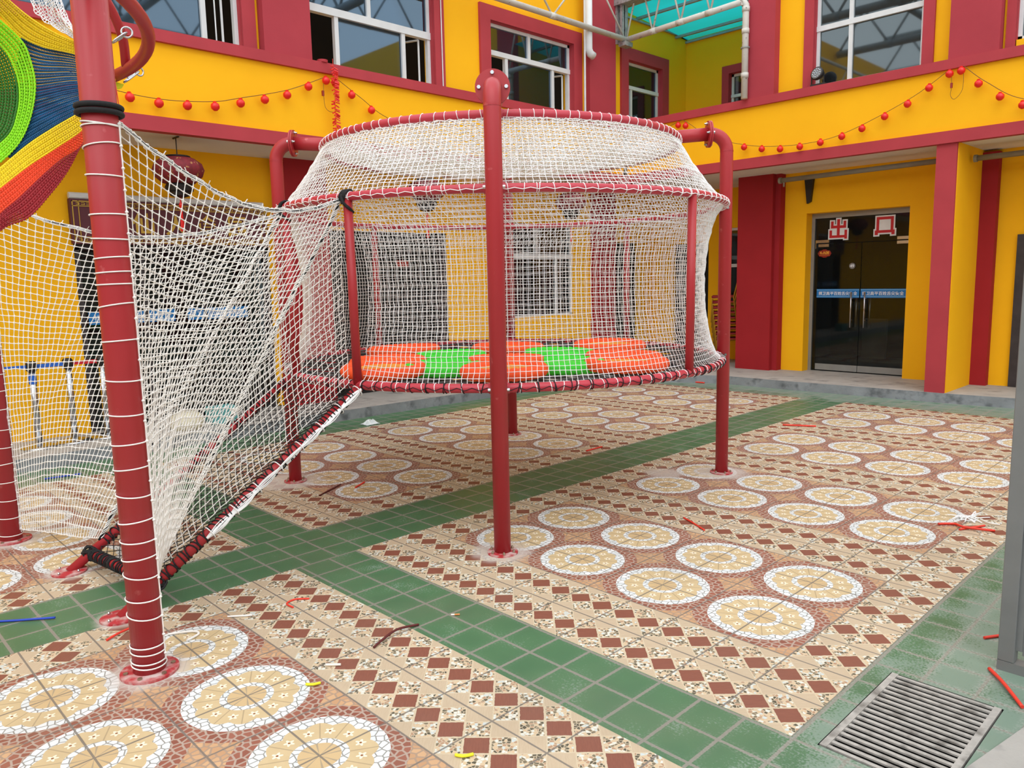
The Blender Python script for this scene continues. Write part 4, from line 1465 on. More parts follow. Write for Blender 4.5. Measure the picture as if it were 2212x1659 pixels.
# sloping roof net
NU, NV = 262, 18
uu = np.linspace(0, 1, NU)[:, None]
vv = np.linspace(0, 1, NV)[None, :]
ang = TAU * uu + 0 * vv
sg = np.sin(PI * vv)
rad = 1.80 + (1.47 - 1.80) * vv - 0.012 * sg + 0 * uu
P = np.stack([rad * np.cos(ang), rad * np.sin(ang), 2.32 + (2.785 - 2.32) * vv - 0.01 * sg + 0 * uu], -1)
P = wobble(P, 0.005, 5, 5.0)
P[-1] = P[0]
V, F = knotted_net(P, 0.0027, 3)
mesh_np('roof_net', V, F, 'white_rope', tower)
# flat crown net across the top ring, sagging
n1 = 104
xs_ = np.linspace(-1.44, 1.44, n1)
Vs, Fs = [], []
off = 0
for fam in range(2):
    for i, c in enumerate(xs_):
        h = math.sqrt(max(1.44 ** 2 - c * c, 0))
        if h < 0.1:
            continue
        m_ = max(int(h * 2 / 0.03), 4)
        s_ = np.linspace(-h, h, m_)
        cc_ = c + 0.006 * np.sin(s_ * 9 + i * 0.4) + 0.003 * rng.normal(size=m_)
        rr_ = np.sqrt(s_ ** 2 + c * c)
        z_ = 2.795 - 0.13 * (1 - (rr_ / 1.44) ** 2) + 0.012 * np.sin(s_ * 5 + c * 7) + 0.003 * rng.normal(size=m_)
        Q = np.stack([s_, cc_, z_] if fam == 0 else [cc_, s_, z_], -1)[None]
        Nn = np.tile(np.array([0, 0, 1.0]), (1, m_, 1))
        V, F = strands(Q, Nn, 0.0034, 4)
        Vs.append(V)
        Fs.append(F + off)
        off += len(V)
mesh_np('crown_net', np.concatenate(Vs), np.concatenate(Fs), 'white_rope', tower)
# bunched hem under the top ring
b = MB()
g = random.Random(5)
for s_ in range(3):
    pts = []
    for i in range(420):
        a = TAU * i / 420
        pts.append(pol(1.468 + g.uniform(-0.006, 0.008), a, 2.778 + g.uniform(-0.010, 0.010)))
    b.tube(pts, 0.0036, 5, closed=True)
b.build('roof_net_hem', 'cream_rope', tower)

# platform of dark ropes
b = MB()
for i in range(19):
    c = -1.71 + i * 0.19
    h = math.sqrt(max(1.79 ** 2 - c * c, 0))
    if h < 0.2:
        continue
    for fam in (0, 1):
        pts = []
        for k in range(13):
            s_ = -h + 2 * h * k / 12
            z = 1.055 - 0.035 * (1 - (s_ * s_ + c * c) / 3.2) + (0.012 if fam else 0)
            pts.append((s_, c, z) if fam == 0 else (c, s_, z))
        b.tube(pts, 0.0085, 6)
b.build('platform_ropes', 'dark_grey_rope', tower, smooth=True)
b = MB()
for k in range(8):
    for a in (k * PI / 8,):
        pts = [pol(1.79 * (1 - 2 * j / 14), a, 1.04 - 0.035 * (1 - (1 - 2 * j / 14) ** 2)) for j in range(15)]
        b.tube(pts, 0.014, 6)
b.build('radial_ropes', 'black_rope', tower, smooth=True)
# black tie at the head of the near cage post, and at the far one
for deg, nm in ((-77, 'rope_tie'), (-103.5, 'rope_tie')):
    a = math.radians(deg)
    b = MB()
    for k in range(4):
        pts = []
        for j in range(14):
            w = TAU * j / 14
            pts.append(pol(1.825 + 0.038 * math.cos(w), a - 0.02 + 0.008 * k + 0.01 * math.sin(w), 2.30 + 0.040 * math.sin(w)))
        b.tube(pts, 0.008, 7, closed=True)
    pts = [pol(1.86, a - 0.01, 2.31), pol(1.87, a, 2.26), pol(1.84, a + 0.015, 2.22), pol(1.80, a + 0.01, 2.2)]
    b.tube(curve_pts(pts, 4), 0.011, 7)
    b.build(nm, 'black_rope', tower, smooth=True)

# ------------------------------------------------------------------ cushions
ca, sa = math.cos(YAW), math.sin(YAW)
fwd = Vector((-0.7181, 0.6959, 0))
lat = Vector((0.6959, 0.7181, 0))
pads = [('o', 0.42, -0.94), ('o', 0.40, 0.02), ('o', 0.46, 0.96), ('g', -0.18, -0.46), ('g', -0.16, 0.46),
        ('o', -0.62, -0.92), ('o', -0.70, 0.01), ('o', -0.58, 0.94), ('g', -0.98, -0.45), ('g', -0.96, 0.45), ('o', -1.20, -0.86), ('o', -1.40, 0.0), ('o', -1.14, 0.88)]
rowname = {d_: ('back row' if d_ > 0 else 'middle row' if d_ > -0.8 else 'front row') for k_, d_, l_ in pads}


def pad_proto(cm, wm):
    t = empty('round_cushion')
    b = MB()
    n = 112
    R, r = 0.262, 0.046
    P, rs = [], []
    for i in range(n):
        a = TAU * i / n
        s_ = abs(math.sin(a * 14))
        P.append((R * math.cos(a), R * math.sin(a), 0.046))
        rs.append(r * (0.86 + 0.14 * s_ ** 0.5))
    b.tube(P, r, 14, closed=True, rs=rs)
    b.build('rim', cm, t, smooth=True)
    c = MB()
    for k in range(11):
        rr = 0.015 + k * 0.0205
        c.tube([(rr * math.cos(TAU * i / 36), rr * math.sin(TAU * i / 36), 0.046 + 0.0025 * (i % 2)) for i in range(36)], 0.0115, 6, closed=True)
    c.build('woven_centre', wm, t, smooth=True)
    return t


po, pg = pad_proto('orange_pad', 'orange_weave'), pad_proto('green_pad', 'green_weave')
used = {'o': False, 'g': False}
for i, (kk, dd, ll) in enumerate(pads):
    src = po if kk == 'o' else pg
    c = src if not used[kk] else copy_tree(src)
    used[kk] = True
    p = Vector((CX, CY, 1.066)) + fwd * dd + lat * ll
    c.location = p
    if kk == 'g':
        c.location.z -= 0.01
    elif dd < -1.0:
        c.location.z += 0.012
    sc = 1.1 if dd > 0.3 else 1.0
    c.scale = (sc, sc, 1.0)
    c.rotation_euler = (rnd.uniform(-0.03, 0.03), rnd.uniform(-0.03, 0.03), rnd.uniform(0, 3))
    side = 'left' if ll < -0.2 else ('right' if ll > 0.2 else 'centre')
    if kk == 'o':
        lab = 'round orange cushion on the net platform, %s of the %s' % (side, rowname[dd])
    else:
        lab = 'round green cushion on the net platform, %s one of the %s pair' % (side, 'rear' if dd > -0.5 else 'front')
    tag(c, lab, 'cushion', 'orange cushions' if kk == 'o' else 'green cushions')

# ------------------------------------------------------------------ climbing ramp
ramp_o = empty('climbing_ramp', (-0.5, -1.42, 0))
tag(ramp_o, 'sloping red frame with black climbing net leading up to the tower', 'climbing ramp')
O = Vector((-0.5, -1.42, 0))
FF0, FF1 = Vector((-0.99, -1.42, 0)), Vector((-1.09, 0.21, 1.05))
FN0, FN1 = Vector((-0.04, -1.42, 0)), Vector((-0.15, 0.21, 1.05))


def lerp(a, b, t): return a + (b - a) * t


for (A, B) in ((FF0, FF1), (FN0, FN1)):
    rl = MB().tube([A - O, B - O], 0.030, 20).build('side_rail', 'red_tube', ramp_o, smooth=True)
    MB().lathe([(0.10, 0), (0.10, 0.01), (0.05, 0.014)], c=tuple(A - O), n=32).build('foot_plate', 'red_tube_dusty', rl)
    bb = MB()
    for k in range(4):
        w = TAU * k / 4 + 0.5
        bb.lathe([(0.008, 0.01), (0.008, 0.02), (0.004, 0.026)], c=(A.x - O.x + 0.075 * math.cos(w), A.y - O.y + 0.075 * math.sin(w), 0), n=6)
    bb.build('anchor_bolts', 'steel', rl)
    lc = MB()
    g = random.Random(3)
    dv = (B - A).normalized()
    e1 = Vector((1, 0, 0))
    e2 = dv.cross(e1).normalized()
    N = 60
    for k in range(N):
        t_ = 0.14 + 0.84 * k / N + g.uniform(-.003, .003)
        c = lerp(A, B, t_) - O
        sk = g.uniform(-0.02, 0.02)
        pts = [c + (e1 * math.cos(w) + e2 * math.sin(w)) * 0.035 + dv * (sk * math.cos(w)) for w in [TAU * j / 9 for j in range(9)]]
        lc.tube(pts, 0.0045, 5, closed=True)
    lc.build('black_lacing', 'black_rope', rl)
# white bundle tied on the near rail
bd = MB()
g = random.Random(9)
dv = (FN1 - FN0).normalized()
for s_ in range(14):
    pts = []
    ph = g.uniform(0, TAU)
    amp = g.uniform(0.25, 1)
    for k in range(34):
        t_ = 0.30 + 0.69 * k / 33
        env = abs(math.sin(PI * (k / 33) * 7)) * 0.7 + 0.3
        off = Vector((0.034 + 0.012 * math.cos(ph + k * 0.4) * env, 0, 0)) + Vector((0, -dv.z, dv.y)) * (0.026 * amp * env * math.sin(ph + 0.1 * k))
        pts.append(lerp(FN0, FN1, t_) - O + off)
    bd.tube(pts, 0.0032, 5)
for k in range(8):
    t_ = 0.32 + 0.66 * k / 7
    c = lerp(FN0, FN1, t_) - O + Vector((0.012, 0, 0))
    pts = [c + (Vector((1, 0, 0)) * math.cos(w) + Vector((0, -dv.z, dv.y)) * math.sin(w)) * 0.04 for w in [TAU * j / 12 for j in range(12)]]
    bd.tube(pts, 0.0035, 5, closed=True)
bd.build('rope_bundle', 'white_rope', ramp_o)
t0 = 0.085
A, B = lerp(FF0, FF1, 0.08) - O, lerp(FN0, FN1, 0.125) - O
bar = MB().tube([A, B], 0.030, 20).build('bottom_bar', 'red_tube', ramp_o, smooth=True)
lc = MB()
g = random.Random(6)
ex = (B - A).normalized()
ey = Vector((0, 1, 0))
ez = Vector((0, 0, 1))
for k in range(44):
    c = lerp(A, B, 0.03 + 0.94 * k / 44 + g.uniform(-.006, .006))
    sk = g.uniform(-0.03, 0.03)
    pts = [c + (ey * math.cos(w) + ez * math.sin(w)) * 0.036 + ex * (sk * math.cos(w + 0.7)) for w in [TAU * j / 9 for j in range(9)]]
    lc.tube(pts, 0.005, 5, closed=True)
for c0 in (A, B):
    for k in range(7):
        rr = 0.045 + g.uniform(-0.004, 0.008)
        n_ = Vector((g.uniform(-1, 1), g.uniform(-1, 1), g.uniform(-1, 1))).normalized()
        e1 = n_.cross(Vector((0, 0, 1))).normalized()
        e2 = n_.cross(e1)
        lc.tube([c0 + (e1 * math.cos(w) + e2 * math.sin(w)) * rr for w in [TAU * j / 10 for j in range(10)]], 0.007, 5, closed=True)
lc.build('black_lacing', 'black_rope', bar)
# black diamond net
n1, n2 = 20, 36
P = np.zeros((n1, n2, 3))
for i in range(n1):
    for j in range(n2):
        s_, t_ = i / (n1 - 1), j / (n2 - 1)
        a = lerp(lerp(FF0, FF1, 0.09 + 0.9 * t_), lerp(FN0, FN1, 0.12 + 0.87 * t_), 0.03 + 0.94 * s_) - O
        a.z -= 0.05 * math.sin(PI * s_)
        P[i, j] = a
Pd = P.copy()
shift = np.zeros_like(P)
shift[:, :-1] = (P[:, 1:] - P[:, :-1]) * 0.5
for i in range(1, n1, 2):
    Pd[i] += shift[i]
Pd = wobble(Pd, 0.004, 12)
# zigzag strands make a diamond mesh
ps = []
for j in range(n2 - 1):
    l1 = np.array([Pd[i, j] if i % 2 == 0 else Pd[i, j] for i in range(n1)])
    l2 = np.array([Pd[i, j + 1] if i % 2 == 0 else Pd[i, j] for i in range(n1)])
    ps += [l1, l2]
Q = np.array(ps)
V, F = strands(Q, np.tile(np.array([0, -0.5, 0.85]), (Q.shape[0], Q.shape[1], 1)), 0.0032, 4)
mesh_np('climbing_net', V, F, 'black_rope', ramp_o)

# ------------------------------------------------------------------ left poles with lacing
def big_pole(x, y, name, label, zs, top=3.75, band=None):
    t = empty(name, (x, y, 0))
    tag(t, label, 'pole')
    MB().tube([(0, 0, 0), (0, 0, top)], 0.070, 32).build('tube', 'red_tube', t, smooth=True)
    MB().lathe([(0.125, 0), (0.125, 0.012), (0.072, 0.014)], n=36).build('base_plate', 'red_tube_dusty', t)
    bb = MB()
    for k in range(6):
        w = TAU * k / 6 + 0.3
        bb.tube([(0.10 * math.cos(w), 0.10 * math.sin(w), 0.012), (0.10 * math.cos(w), 0.10 * math.sin(w), 0.02)], 0.011, 6)
    bb.build('anchor_bolts', 'bolt', t)
    b = MB()
    g = random.Random(int(x * 100) + 5)
    for z in zs:
        sk = g.uniform(-0.012, 0.012)
        b.tube([(0.0735 * math.cos(w), 0.0735 * math.sin(w), z + sk * math.cos(w - 0.6)) for w in [TAU * j / 28 for j in range(28)]], 0.0032, 6, closed=True)
    b.build('lacing', 'cream_rope', t, smooth=True)
    # line running down the pole where the net is laced
    pts = []
    for k in range(80):
        z = zs[0] - (zs[0] - 0.06) * k / 79
        w0 = 0.78
        pts.append((0.078 * math.cos(w0) + g.uniform(-.002, .002), 0.078 * math.sin(w0), z))
    b = MB().tube(pts, 0.003, 5)
    for k in range(0, 80, 3):
        b.lathe([(0.004, -0.006), (0.008, 0), (0.004, 0.006)], c=pts[k], n=6)
    b.build('side_line', 'cream_rope', t)
    if band:
        b = MB()
        for z in band:
            b.tube([(0.084 * math.cos(w), 0.084 * math.sin(w), z) for w in [TAU * j / 32 for j in range(32)]], 0.0115, 10, closed=True)
        b.build('rope_band', 'black_rope', t, smooth=True)
    return t


ZL = [2.42, 2.41, 2.33, 2.21, 2.05, 1.95, 1.87, 1.81, 1.76, 1.67, 1.52, 1.35, 1.2, 1.07, 0.96, 0.84, 0.72, 0.63, 0.55, 0.47, 0.36, 0.28, 0.14, 0.11, 0.065, 0.045]
big_pole(0.67, -1.515, 'net_pole', 'thick red pole with white lacing and a black rope band, nearest the camera', ZL, band=(2.462, 2.487))
big_pole(-1.98, -1.53, 'net_pole', 'thick red laced pole at the left edge, behind the near one', [2.3 - 0.125 * k for k in range(18)] + [0.05], band=(2.33, 2.352))

# ------------------------------------------------------------------ tunnel nets and hand ropes
def quad_net(T, Bm, A, F, name, label, seed, bulge, nu=39, nv=49, r=0.0028):
    """T,Bm: top and bottom on the pole; A: top at the tower; F: foot on the ramp"""
    T, Bm, A, F = [np.array(v, float) for v in (T, Bm, A, F)]
    s = np.linspace(0, 1, nu)[:, None, None]
    t = np.linspace(0, 1, nv)[None, :, None]
    L = T + (Bm - T) * t
    R = A + (F - A) * t
    P = L + (R - L) * s
    P = P + np.array([0, 0, -1.0]) * (0.20 * np.sin(PI * s) * (1 - t) ** 1.5) + np.array([0, 0, 1.0]) * (bulge * np.sin(PI * s) * np.sin(PI * np.clip(t * 1.0, 0, 1)) ** 0.6 * t)
    P = P + np.array([-0.02, -0.07, 0]) * np.sin(PI * s) * np.sin(PI * t)
    P = wobble(P, 0.0045, seed, 3.0)
    V, Fc = knotted_net(P, r, 4, knots=True)
    root = empty(name, tuple(Bm))
    tag(root, label, 'net')
    V = V - Bm
    mesh_np('mesh', V, Fc, 'cream_rope', root)
    # head rope
    hp = [Vector(P[i, 0]) - Vector(Bm) for i in range(nu)]
    MB().tube(hp, 0.0065, 8).build('head_rope', 'black_rope', root, smooth=True)
    b = MB()
    g = random.Random(seed)
    for i in range(1, nu - 1):
        c = hp[i]
        b.tube([c + Vector((g.uniform(-.004, .004), 0.013 * math.cos(w), 0.013 * math.sin(w))) for w in [TAU * j / 7 for j in range(7)]], 0.003, 4, closed=True)
        if i % 3 == 0:
            b.tube([c + Vector((0, 0, 0.01)), c + Vector((g.uniform(-.02, .02), g.uniform(-.02, .02), 0.03))], 0.0025, 4)
    for k in range(3):
        b.tube([p + Vector((0.004 * k, 0, 0.010 - 0.009 * k)) + Vector((0, 0, 0.003 * math.sin(i_ * 1.3))) for i_, p in enumerate(hp)], 0.0032, 5)
    b.build('head_ties', 'cream_rope', root)
    return P


near = quad_net((0.62, -1.455, 2.46), (0.62, -1.46, 0.10), (-0.20, 0.15, 2.27), (-0.03, -1.22, 0.20), 'tunnel_net', 'cream side net laced to the nearest thick pole, right wall of the tunnel', 21, 0.22)
far = quad_net((-1.93, -1.47, 2.33), (-1.93, -1.48, 0.08), (-1.06, 0.17, 2.25), (-1.0, -1.22, 0.16), 'tunnel_net', 'cream side net laced to the left edge pole, left wall of the tunnel', 22, 0.16)


def tri_net(A, J, F, name, label, seed, out):
    """fan of strands between the hand rope A-F and the ramp rail J-F"""
    A, J, F = [np.array(v, float) for v in (A, J, F)]
    g0 = np.random.default_rng(seed)
    Vs_, Fs_, off_ = [], [], 0
    gap = lambda t: (A + (F - A) * t) - (J + (F - J) * t)

    def node(t, h):
        q = J + (F - J) * t + np.array([0, 0, h])
        x_ = h / max(gap(t)[2], 1e-3)
        q[0] += out * math.sin(PI * min(max(x_, 0), 1)) + gap(t)[0] * min(x_, 1)
        return q + g0.normal(0, 0.0025, 3)
    lines = []
    for k in range(0, 27):
        h = 0.01 + k * 0.044
        tm = 1 - h / gap(0)[2]
        if tm > 0.04:
            n_ = max(int(tm * 36), 3)
            lines.append([node(tm * j / (n_ - 1), h) for j in range(n_)])
    for k in range(34):
        t_ = k / 36
        H_ = gap(t_)[2]
        n_ = max(int(H_ / 0.044), 3)
        lines.append([node(t_ + 0.004 * math.sin(j * 1.3), H_ * j / (n_ - 1)) for j in range(n_)])
    for ln_ in lines:
        Q_ = np.array(ln_)[None]
        v_, f_ = strands(Q_, np.tile(np.array([1.0, 0, 0]), (1, Q_.shape[1], 1)), 0.0028, 4)
        Vs_.append(v_)
        Fs_.append(f_ + off_)
        off_ += len(v_)
    V, Fc = np.concatenate(Vs_), np.concatenate(Fs_)
    root = empty(name, tuple(J))
    tag(root, label, 'net')
    mesh_np('mesh', V - J, Fc, 'cream_rope', root)
    # hand rope with white whipping
    hp = []
    g = random.Random(seed)
    for k in range(30):
        q = A + (F - A) * (k / 29)
        hp.append(Vector(q - J) + Vector((g.uniform(-.006, .006), g.uniform(-.006, .006), g.uniform(-.006, .006))))
    MB().tube(hp, 0.008, 8).build('hand_rope', 'black_rope', root, smooth=True)
    b = MB()
    d = Vector(F - A).normalized()
    e1 = d.cross(Vector((0, 0, 1))).normalized()
    e2 = d.cross(e1)
    for ph in (0, PI, 2.2, 4.4, 5.3):
        pts = []
        for k in range(29 * 5):
            i = k / 5
            i0 = int(i)
            c = hp[i0].lerp(hp[min(i0 + 1, 29)], i - i0)
            w = ph + k * 0.85
            pts.append(c + (e1 * math.cos(w) + e2 * math.sin(w)) * (0.0115 + (0.012 if g.random() < 0.08 else 0)))
        b.tube(pts, 0.0034, 4)
    b.build('whipping', 'cream_rope', root)


tri_net((-0.215, 0.17, 2.27), (-0.215, 0.17, 1.07), (-0.06, -1.24, 0.17), 'ramp_side_net', 'cream net filling the triangle beside the near rail of the ramp', 31, -0.03)
tri_net((-1.06, 0.19, 2.25), (-1.08, 0.20, 1.07), (-1.0, -1.24, 0.15), 'ramp_side_net', 'cream net filling the triangle beside the far rail of the ramp', 32, -0.05)

# ------------------------------------------------------------------ upper hoop, crochet net and connectors
HC = (-0.655, -2.86)
t = empty('overhead_hoop', (HC[0], HC[1], 3.0))
tag(t, 'red tubular hoop overhead, curving out beside the nearest pole', 'hoop')
MB().tube([(1.93 * math.cos(TAU * i / 120), 1.93 * math.sin(TAU * i / 120), 0) for i in range(120)], 0.033, 16, closed=True).build('hoop_tube', 'red_tube', t, smooth=True)
bp_ = [Vector(p) - Vector((HC[0], HC[1], 3.0)) for p in ((-0.66, -0.94, 3.02), (-0.52, -1.0, 3.16), (-0.42, -1.12, 3.32), (-0.36, -1.3, 3.5), (-0.3, -1.5, 3.7))]
MB().tube(curve_pts(bp_, 8), 0.026, 14).build('brace_tube', 'red_tube', t, smooth=True)


def torus(b, c, n_, R, r, N=20):
    n_ = Vector(n_).normalized()
    e1 = n_.orthogonal().normalized()
    e2 = n_.cross(e1)
    c = Vector(c)
    b.tube([c + (e1 * math.cos(TAU * j / N) + e2 * math.sin(TAU * j / N)) * R for j in range(N)], r, 8, closed=True)


def raypt(px, py, depth):
    """point at a forward depth, used only to convert measured directions to metres"""
    return CAM + fw * depth + r2 * ((px - 1106) / FPX * depth) + u2 * ((829.5 - py) / FPX * depth)


def connector(pa, pb, label):
    b0 = empty('quick_link', pa)
    tag(b0, label, 'shackle')
    A = Vector((0, 0, 0))
    B = Vector(pb) - Vector(pa)
    d = B.normalized()
    b = MB()
    torus(b, A, d.cross(Vector((0, 0, 1))), 0.026, 0.0055)
    b.build('eye_ring', 'steel', b0, smooth=True)
    e = d.cross(Vector((0, 0, 1))).normalized() * 0.014
    L = B.length
    pts = []
    for (u_, s_) in ((0.1, -0.6), (0.2, -1), (0.8, -1), (0.92, -0.6), (1.0, 0), (0.92, 0.6), (0.8, 1), (0.2, 1), (0.1, 0.6), (0.03, 0)):
        pts.append(A + d * (L * u_) + e * s_)
    MB().tube(pts, 0.0055, 8, closed=True).build('link', 'steel', b0, smooth=True)
    MB().tube([A + d * (L * 0.35) + e, A + d * (L * 0.65) + e], 0.010, 6).build('nut', 'steel', b0)


hoop = lambda deg, z=3.0, dr=0.0: (HC[0] + (1.93 + dr) * math.cos(math.radians(deg)), HC[1] + (1.93 + dr) * math.sin(math.radians(deg)), z)
DH = 4.72
connector(raypt(301, 154, 4.70), raypt(268, 178, 4.62), 'steel quick link holding the yellow webbing to the overhead hoop')
connector(raypt(274, 70, 4.02), raypt(243, 92, 4.0), 'steel quick link higher on the overhead hoop beside the pole')
w = MB()
pA, pB, pC, pD = raypt(235, 172, 4.58), raypt(267, 182, 4.62), raypt(262, 190, 4.62), raypt(235, 198, 4.56)
nn_ = fw * 0.006
w.add([pA, pB, pC, pD, pA + nn_, pB + nn_, pC + nn_, pD + nn_], [(0, 1, 2, 3), (7, 6, 5, 4), (0, 4, 5, 1), (1, 5, 6, 2), (2, 6, 7, 3), (3, 7, 4, 0)])
tag(w.build('webbing_strap', 'webbing'), 'yellow webbing end knotted to the quick link right of the pole', 'strap')
tag(MB().tube(curve_pts([raypt(228, -20, 3.25), raypt(229, 20, 3.25), raypt(236, 90, 3.24), raypt(246, 160, 3.24), raypt(257, 228, 3.22)]), 0.0022, 5).build('red_string', 'twine_red'), 'thin red string dangling along the nearest pole', 'string')

# crochet: bands of bead-like yarn rows between two boundary lines
def depth_at(px, py):
    u_ = max(min((px + 120) / 385.0, 1.05), 0)
    return 3.95 + 0.62 * u_ ** 1.3 + 0.18 * math.sin(PI * min(max((py + 50) / 520, 0), 1)) * (1 - u_)


def resample(P, n):
    P = [Vector((p[0], p[1], 0)) for p in P]
    C = curve_pts(P, 12)
    L = [0]
    for i in range(1, len(C)):
        L.append(L[-1] + (C[i] - C[i - 1]).length)
    out = []
    j = 0
    for k in range(n):
        t_ = L[-1] * k / (n - 1)
        while j < len(L) - 2 and L[j + 1] < t_:
            j += 1
        f = (t_ - L[j]) / max(L[j + 1] - L[j], 1e-9)
        out.append(C[j].lerp(C[j + 1], min(max(f, 0), 1)))
    return out


croc = empty('crochet_net', raypt(60, 240, 4.1))
tag(croc, 'rainbow crocheted climbing net hanging behind the nearest pole, top left', 'crochet net')
CO = croc.location.copy()


def band(E1, E2, rows, name, m, n=90, r=0.0062, extra=0.0):
    a, c = resample(E1, n), resample(E2, n)
    Ps = np.zeros((rows, n, 3))
    g = np.random.default_rng(len(name) + rows)
    for i in range(rows):
        t_ = (i + 0.5) / rows
        for k in range(n):
            q = a[k].lerp(c[k], t_)
            dd = depth_at(q.x, q.y) + 0.004 * (1 if (k + i) % 2 else -1) + extra
            ph = 1.2 * (1 if (k + i) % 2 else -1) * 0.5
            Ps[i, k] = raypt(q.x, q.y + ph, dd) - CO
    sp_ = np.array([(a[k] - c[k]).length / rows / FPX * 4.2 for k in range(n)])
    R = np.clip(sp_ * 0.60, 0.0025, 0.02)[None, :] * np.ones((rows, 1))
    R[:, ::2] *= 0.55
    fwv = np.tile(np.array(fw), (rows, n, 1))
    V, F = strands(Ps, fwv, R, 6)
    mesh_np(name, V, F, m, croc, smooth=True)


yt_top = [(-60, -75), (10, -10), (60, 32), (110, 65), (168, 92), (225, 118), (250, 172)]
yt_bot = [(-80, -40), (-5, 28), (45, 80), (92, 102), (168, 120), (215, 150), (240, 182)]
band(yt_top, yt_bot, 9, 'yellow_border', 'yarn_yellow', 150, 0.0074)
lime_r = [(-60, -10), (40, 78), (66, 125), (78, 190), (62, 270), (25, 330), (-60, 400)]
lime_l = [(-80, 30), (0, 100), (28, 145), (40, 195), (36, 245), (15, 295), (-60, 355)]
band(lime_r, lime_l, 7, 'lime_band', 'yarn_lime', 130, 0.0072)
gr_l = [(-90, 90), (-60, 130), (-45, 165), (-40, 195), (-42, 230), (-50, 260), (-90, 300)]
band(lime_l, gr_l, 13, 'green_centre', 'yarn_green', 110, 0.0070)
blue_r = [(44, 80), (92, 102), (168, 120), (212, 150), (240, 182)]
blue_bot = [(20, 343), (62, 310), (120, 272), (182, 235), (240, 186)]
# the blue field runs row by row from the lime edge to the right tip
E1 = [(44, 80), (68, 125), (79, 190), (63, 270), (20, 343)]
E2 = [(238, 178), (239, 181), (240, 183), (240, 185), (238, 188)]
band(blue_r, blue_bot, 30, 'blue_field', 'yarn_blue', 130, 0.0076, extra=0.02)
yl_top = [(-70, 420), (0, 362), (62, 310), (120, 272), (182, 235), (236, 190), (250, 184)]
yl_bot = [(-80, 470), (0, 408), (62, 360), (120, 322), (184, 276), (232, 205), (252, 190)]
band(yl_top, yl_bot, 9, 'lower_yellow_band', 'yarn_yellow', 150, 0.0070)
or_bot = [(-80, 540), (0, 462), (40, 428), (90, 380), (130, 345), (182, 308), (236, 215), (250, 194)]
band(yl_bot, or_bot, 9, 'orange_band', 'yarn_orange', 150, 0.0072)
rd_bot = [(-80, 590), (0, 500), (60, 472), (105, 425), (148, 368), (186, 292), (230, 215), (248, 196)]
band(or_bot, rd_bot, 9, 'dark_red_band', 'yarn_red', 150, 0.0066)

# white net between hoop and crochet, top left
E1 = resample([(62, -30), (66, 0), (90, 40), (168, 88)], 26)
E2 = resample([(118, -60), (130, -10), (142, 30), (170, 86)], 26)
P = np.zeros((16, 26, 3))
for i in range(16):
    for k in range(26):
        q = E1[k].lerp(E2[k], i / 15)
        P[i, k] = raypt(q.x, q.y, 4.45 + 0.1 * math.sin(i * 0.4))
O_ = np.array(P[0, 0])
root = empty('hanging_net', tuple(O_))
tag(root, 'white net wall rising behind the yellow crochet border, top left', 'net')
P = wobble(P, 0.006, 41)
V, F = knotted_net(P - O_, 0.0028, 4)
mesh_np('mesh', V, F, 'white_rope', root)

# ------------------------------------------------------------------ drain grate and gate
t = empty('drain_grate', ((GX0 + GX1) / 2, (GY0 + GY1) / 2, 0))
tag(t, 'square steel drain grate set in the green border tiles', 'drain grate')
hx, hy = (GX1 - GX0) / 2, (GY1 - GY0) / 2
f = MB()
f.box((-hx + 0.006, -hy + 0.006, -0.02), (-hx + 0.032, hy - 0.006, 0.004)).box((hx - 0.032, -hy + 0.006, -0.02), (hx - 0.006, hy - 0.006, 0.004))
f.build('frame', 'grate_steel', t)
NB = 19
for i in range(NB):
    y = -hy + 0.018 + (2 * hy - 0.036) * i / (NB - 1)
    MB().box((-hx + 0.03, y - 0.0085, -0.005), (hx - 0.03, y + 0.0085, 0.002)).build('bar', 'grate_steel', t)

t = empty('gate_leaf', (3.44, 1.15, 0))
tag(t, 'grey steel gate leaf at the right edge', 'gate')
MB().box((-0.032, -0.032, 0.045), (0.032, 0.032, 2.75)).build('gate_post', 'gate_steel', t, bevel=0.004)
MB().box((0.032, -0.012, 0.1), (0.055, 0.028, 2.75)).box((0.055, -0.004, 0.08), (1.6, 0.012, 2.75)).build('gate_panel', 'gate_steel', t)
MB().box((-0.032, -0.032, 0.0), (1.6, 0.032, 0.045)).build('bottom_rail', 'gate_steel', t)
MB().tube([(0.06, -0.03, 0.62), (0.06, -0.01, 0.62)], 0.01, 8).tube([(0.06, -0.03, 0.62), (0.06, -0.03, 0.66)], 0.006, 8).build('bolt_latch', 'steel', t)
h = MB()
for z in (1.3, 1.42):
    h.box((0.03, -0.03, z), (0.07, -0.01, z + 0.03))
h.build('hinge', 'gate_steel', t)

# ------------------------------------------------------------------ litter on the floor
def strip(pts, r, m, name, label, flat=True, cat='scrap'):
    o = MB().tube(curve_pts([(x, y, r + 0.001 + (z if True else 0)) for x, y, z in pts], 6), r, 6).build(name, m, smooth=True)
    tag(o, label, cat)


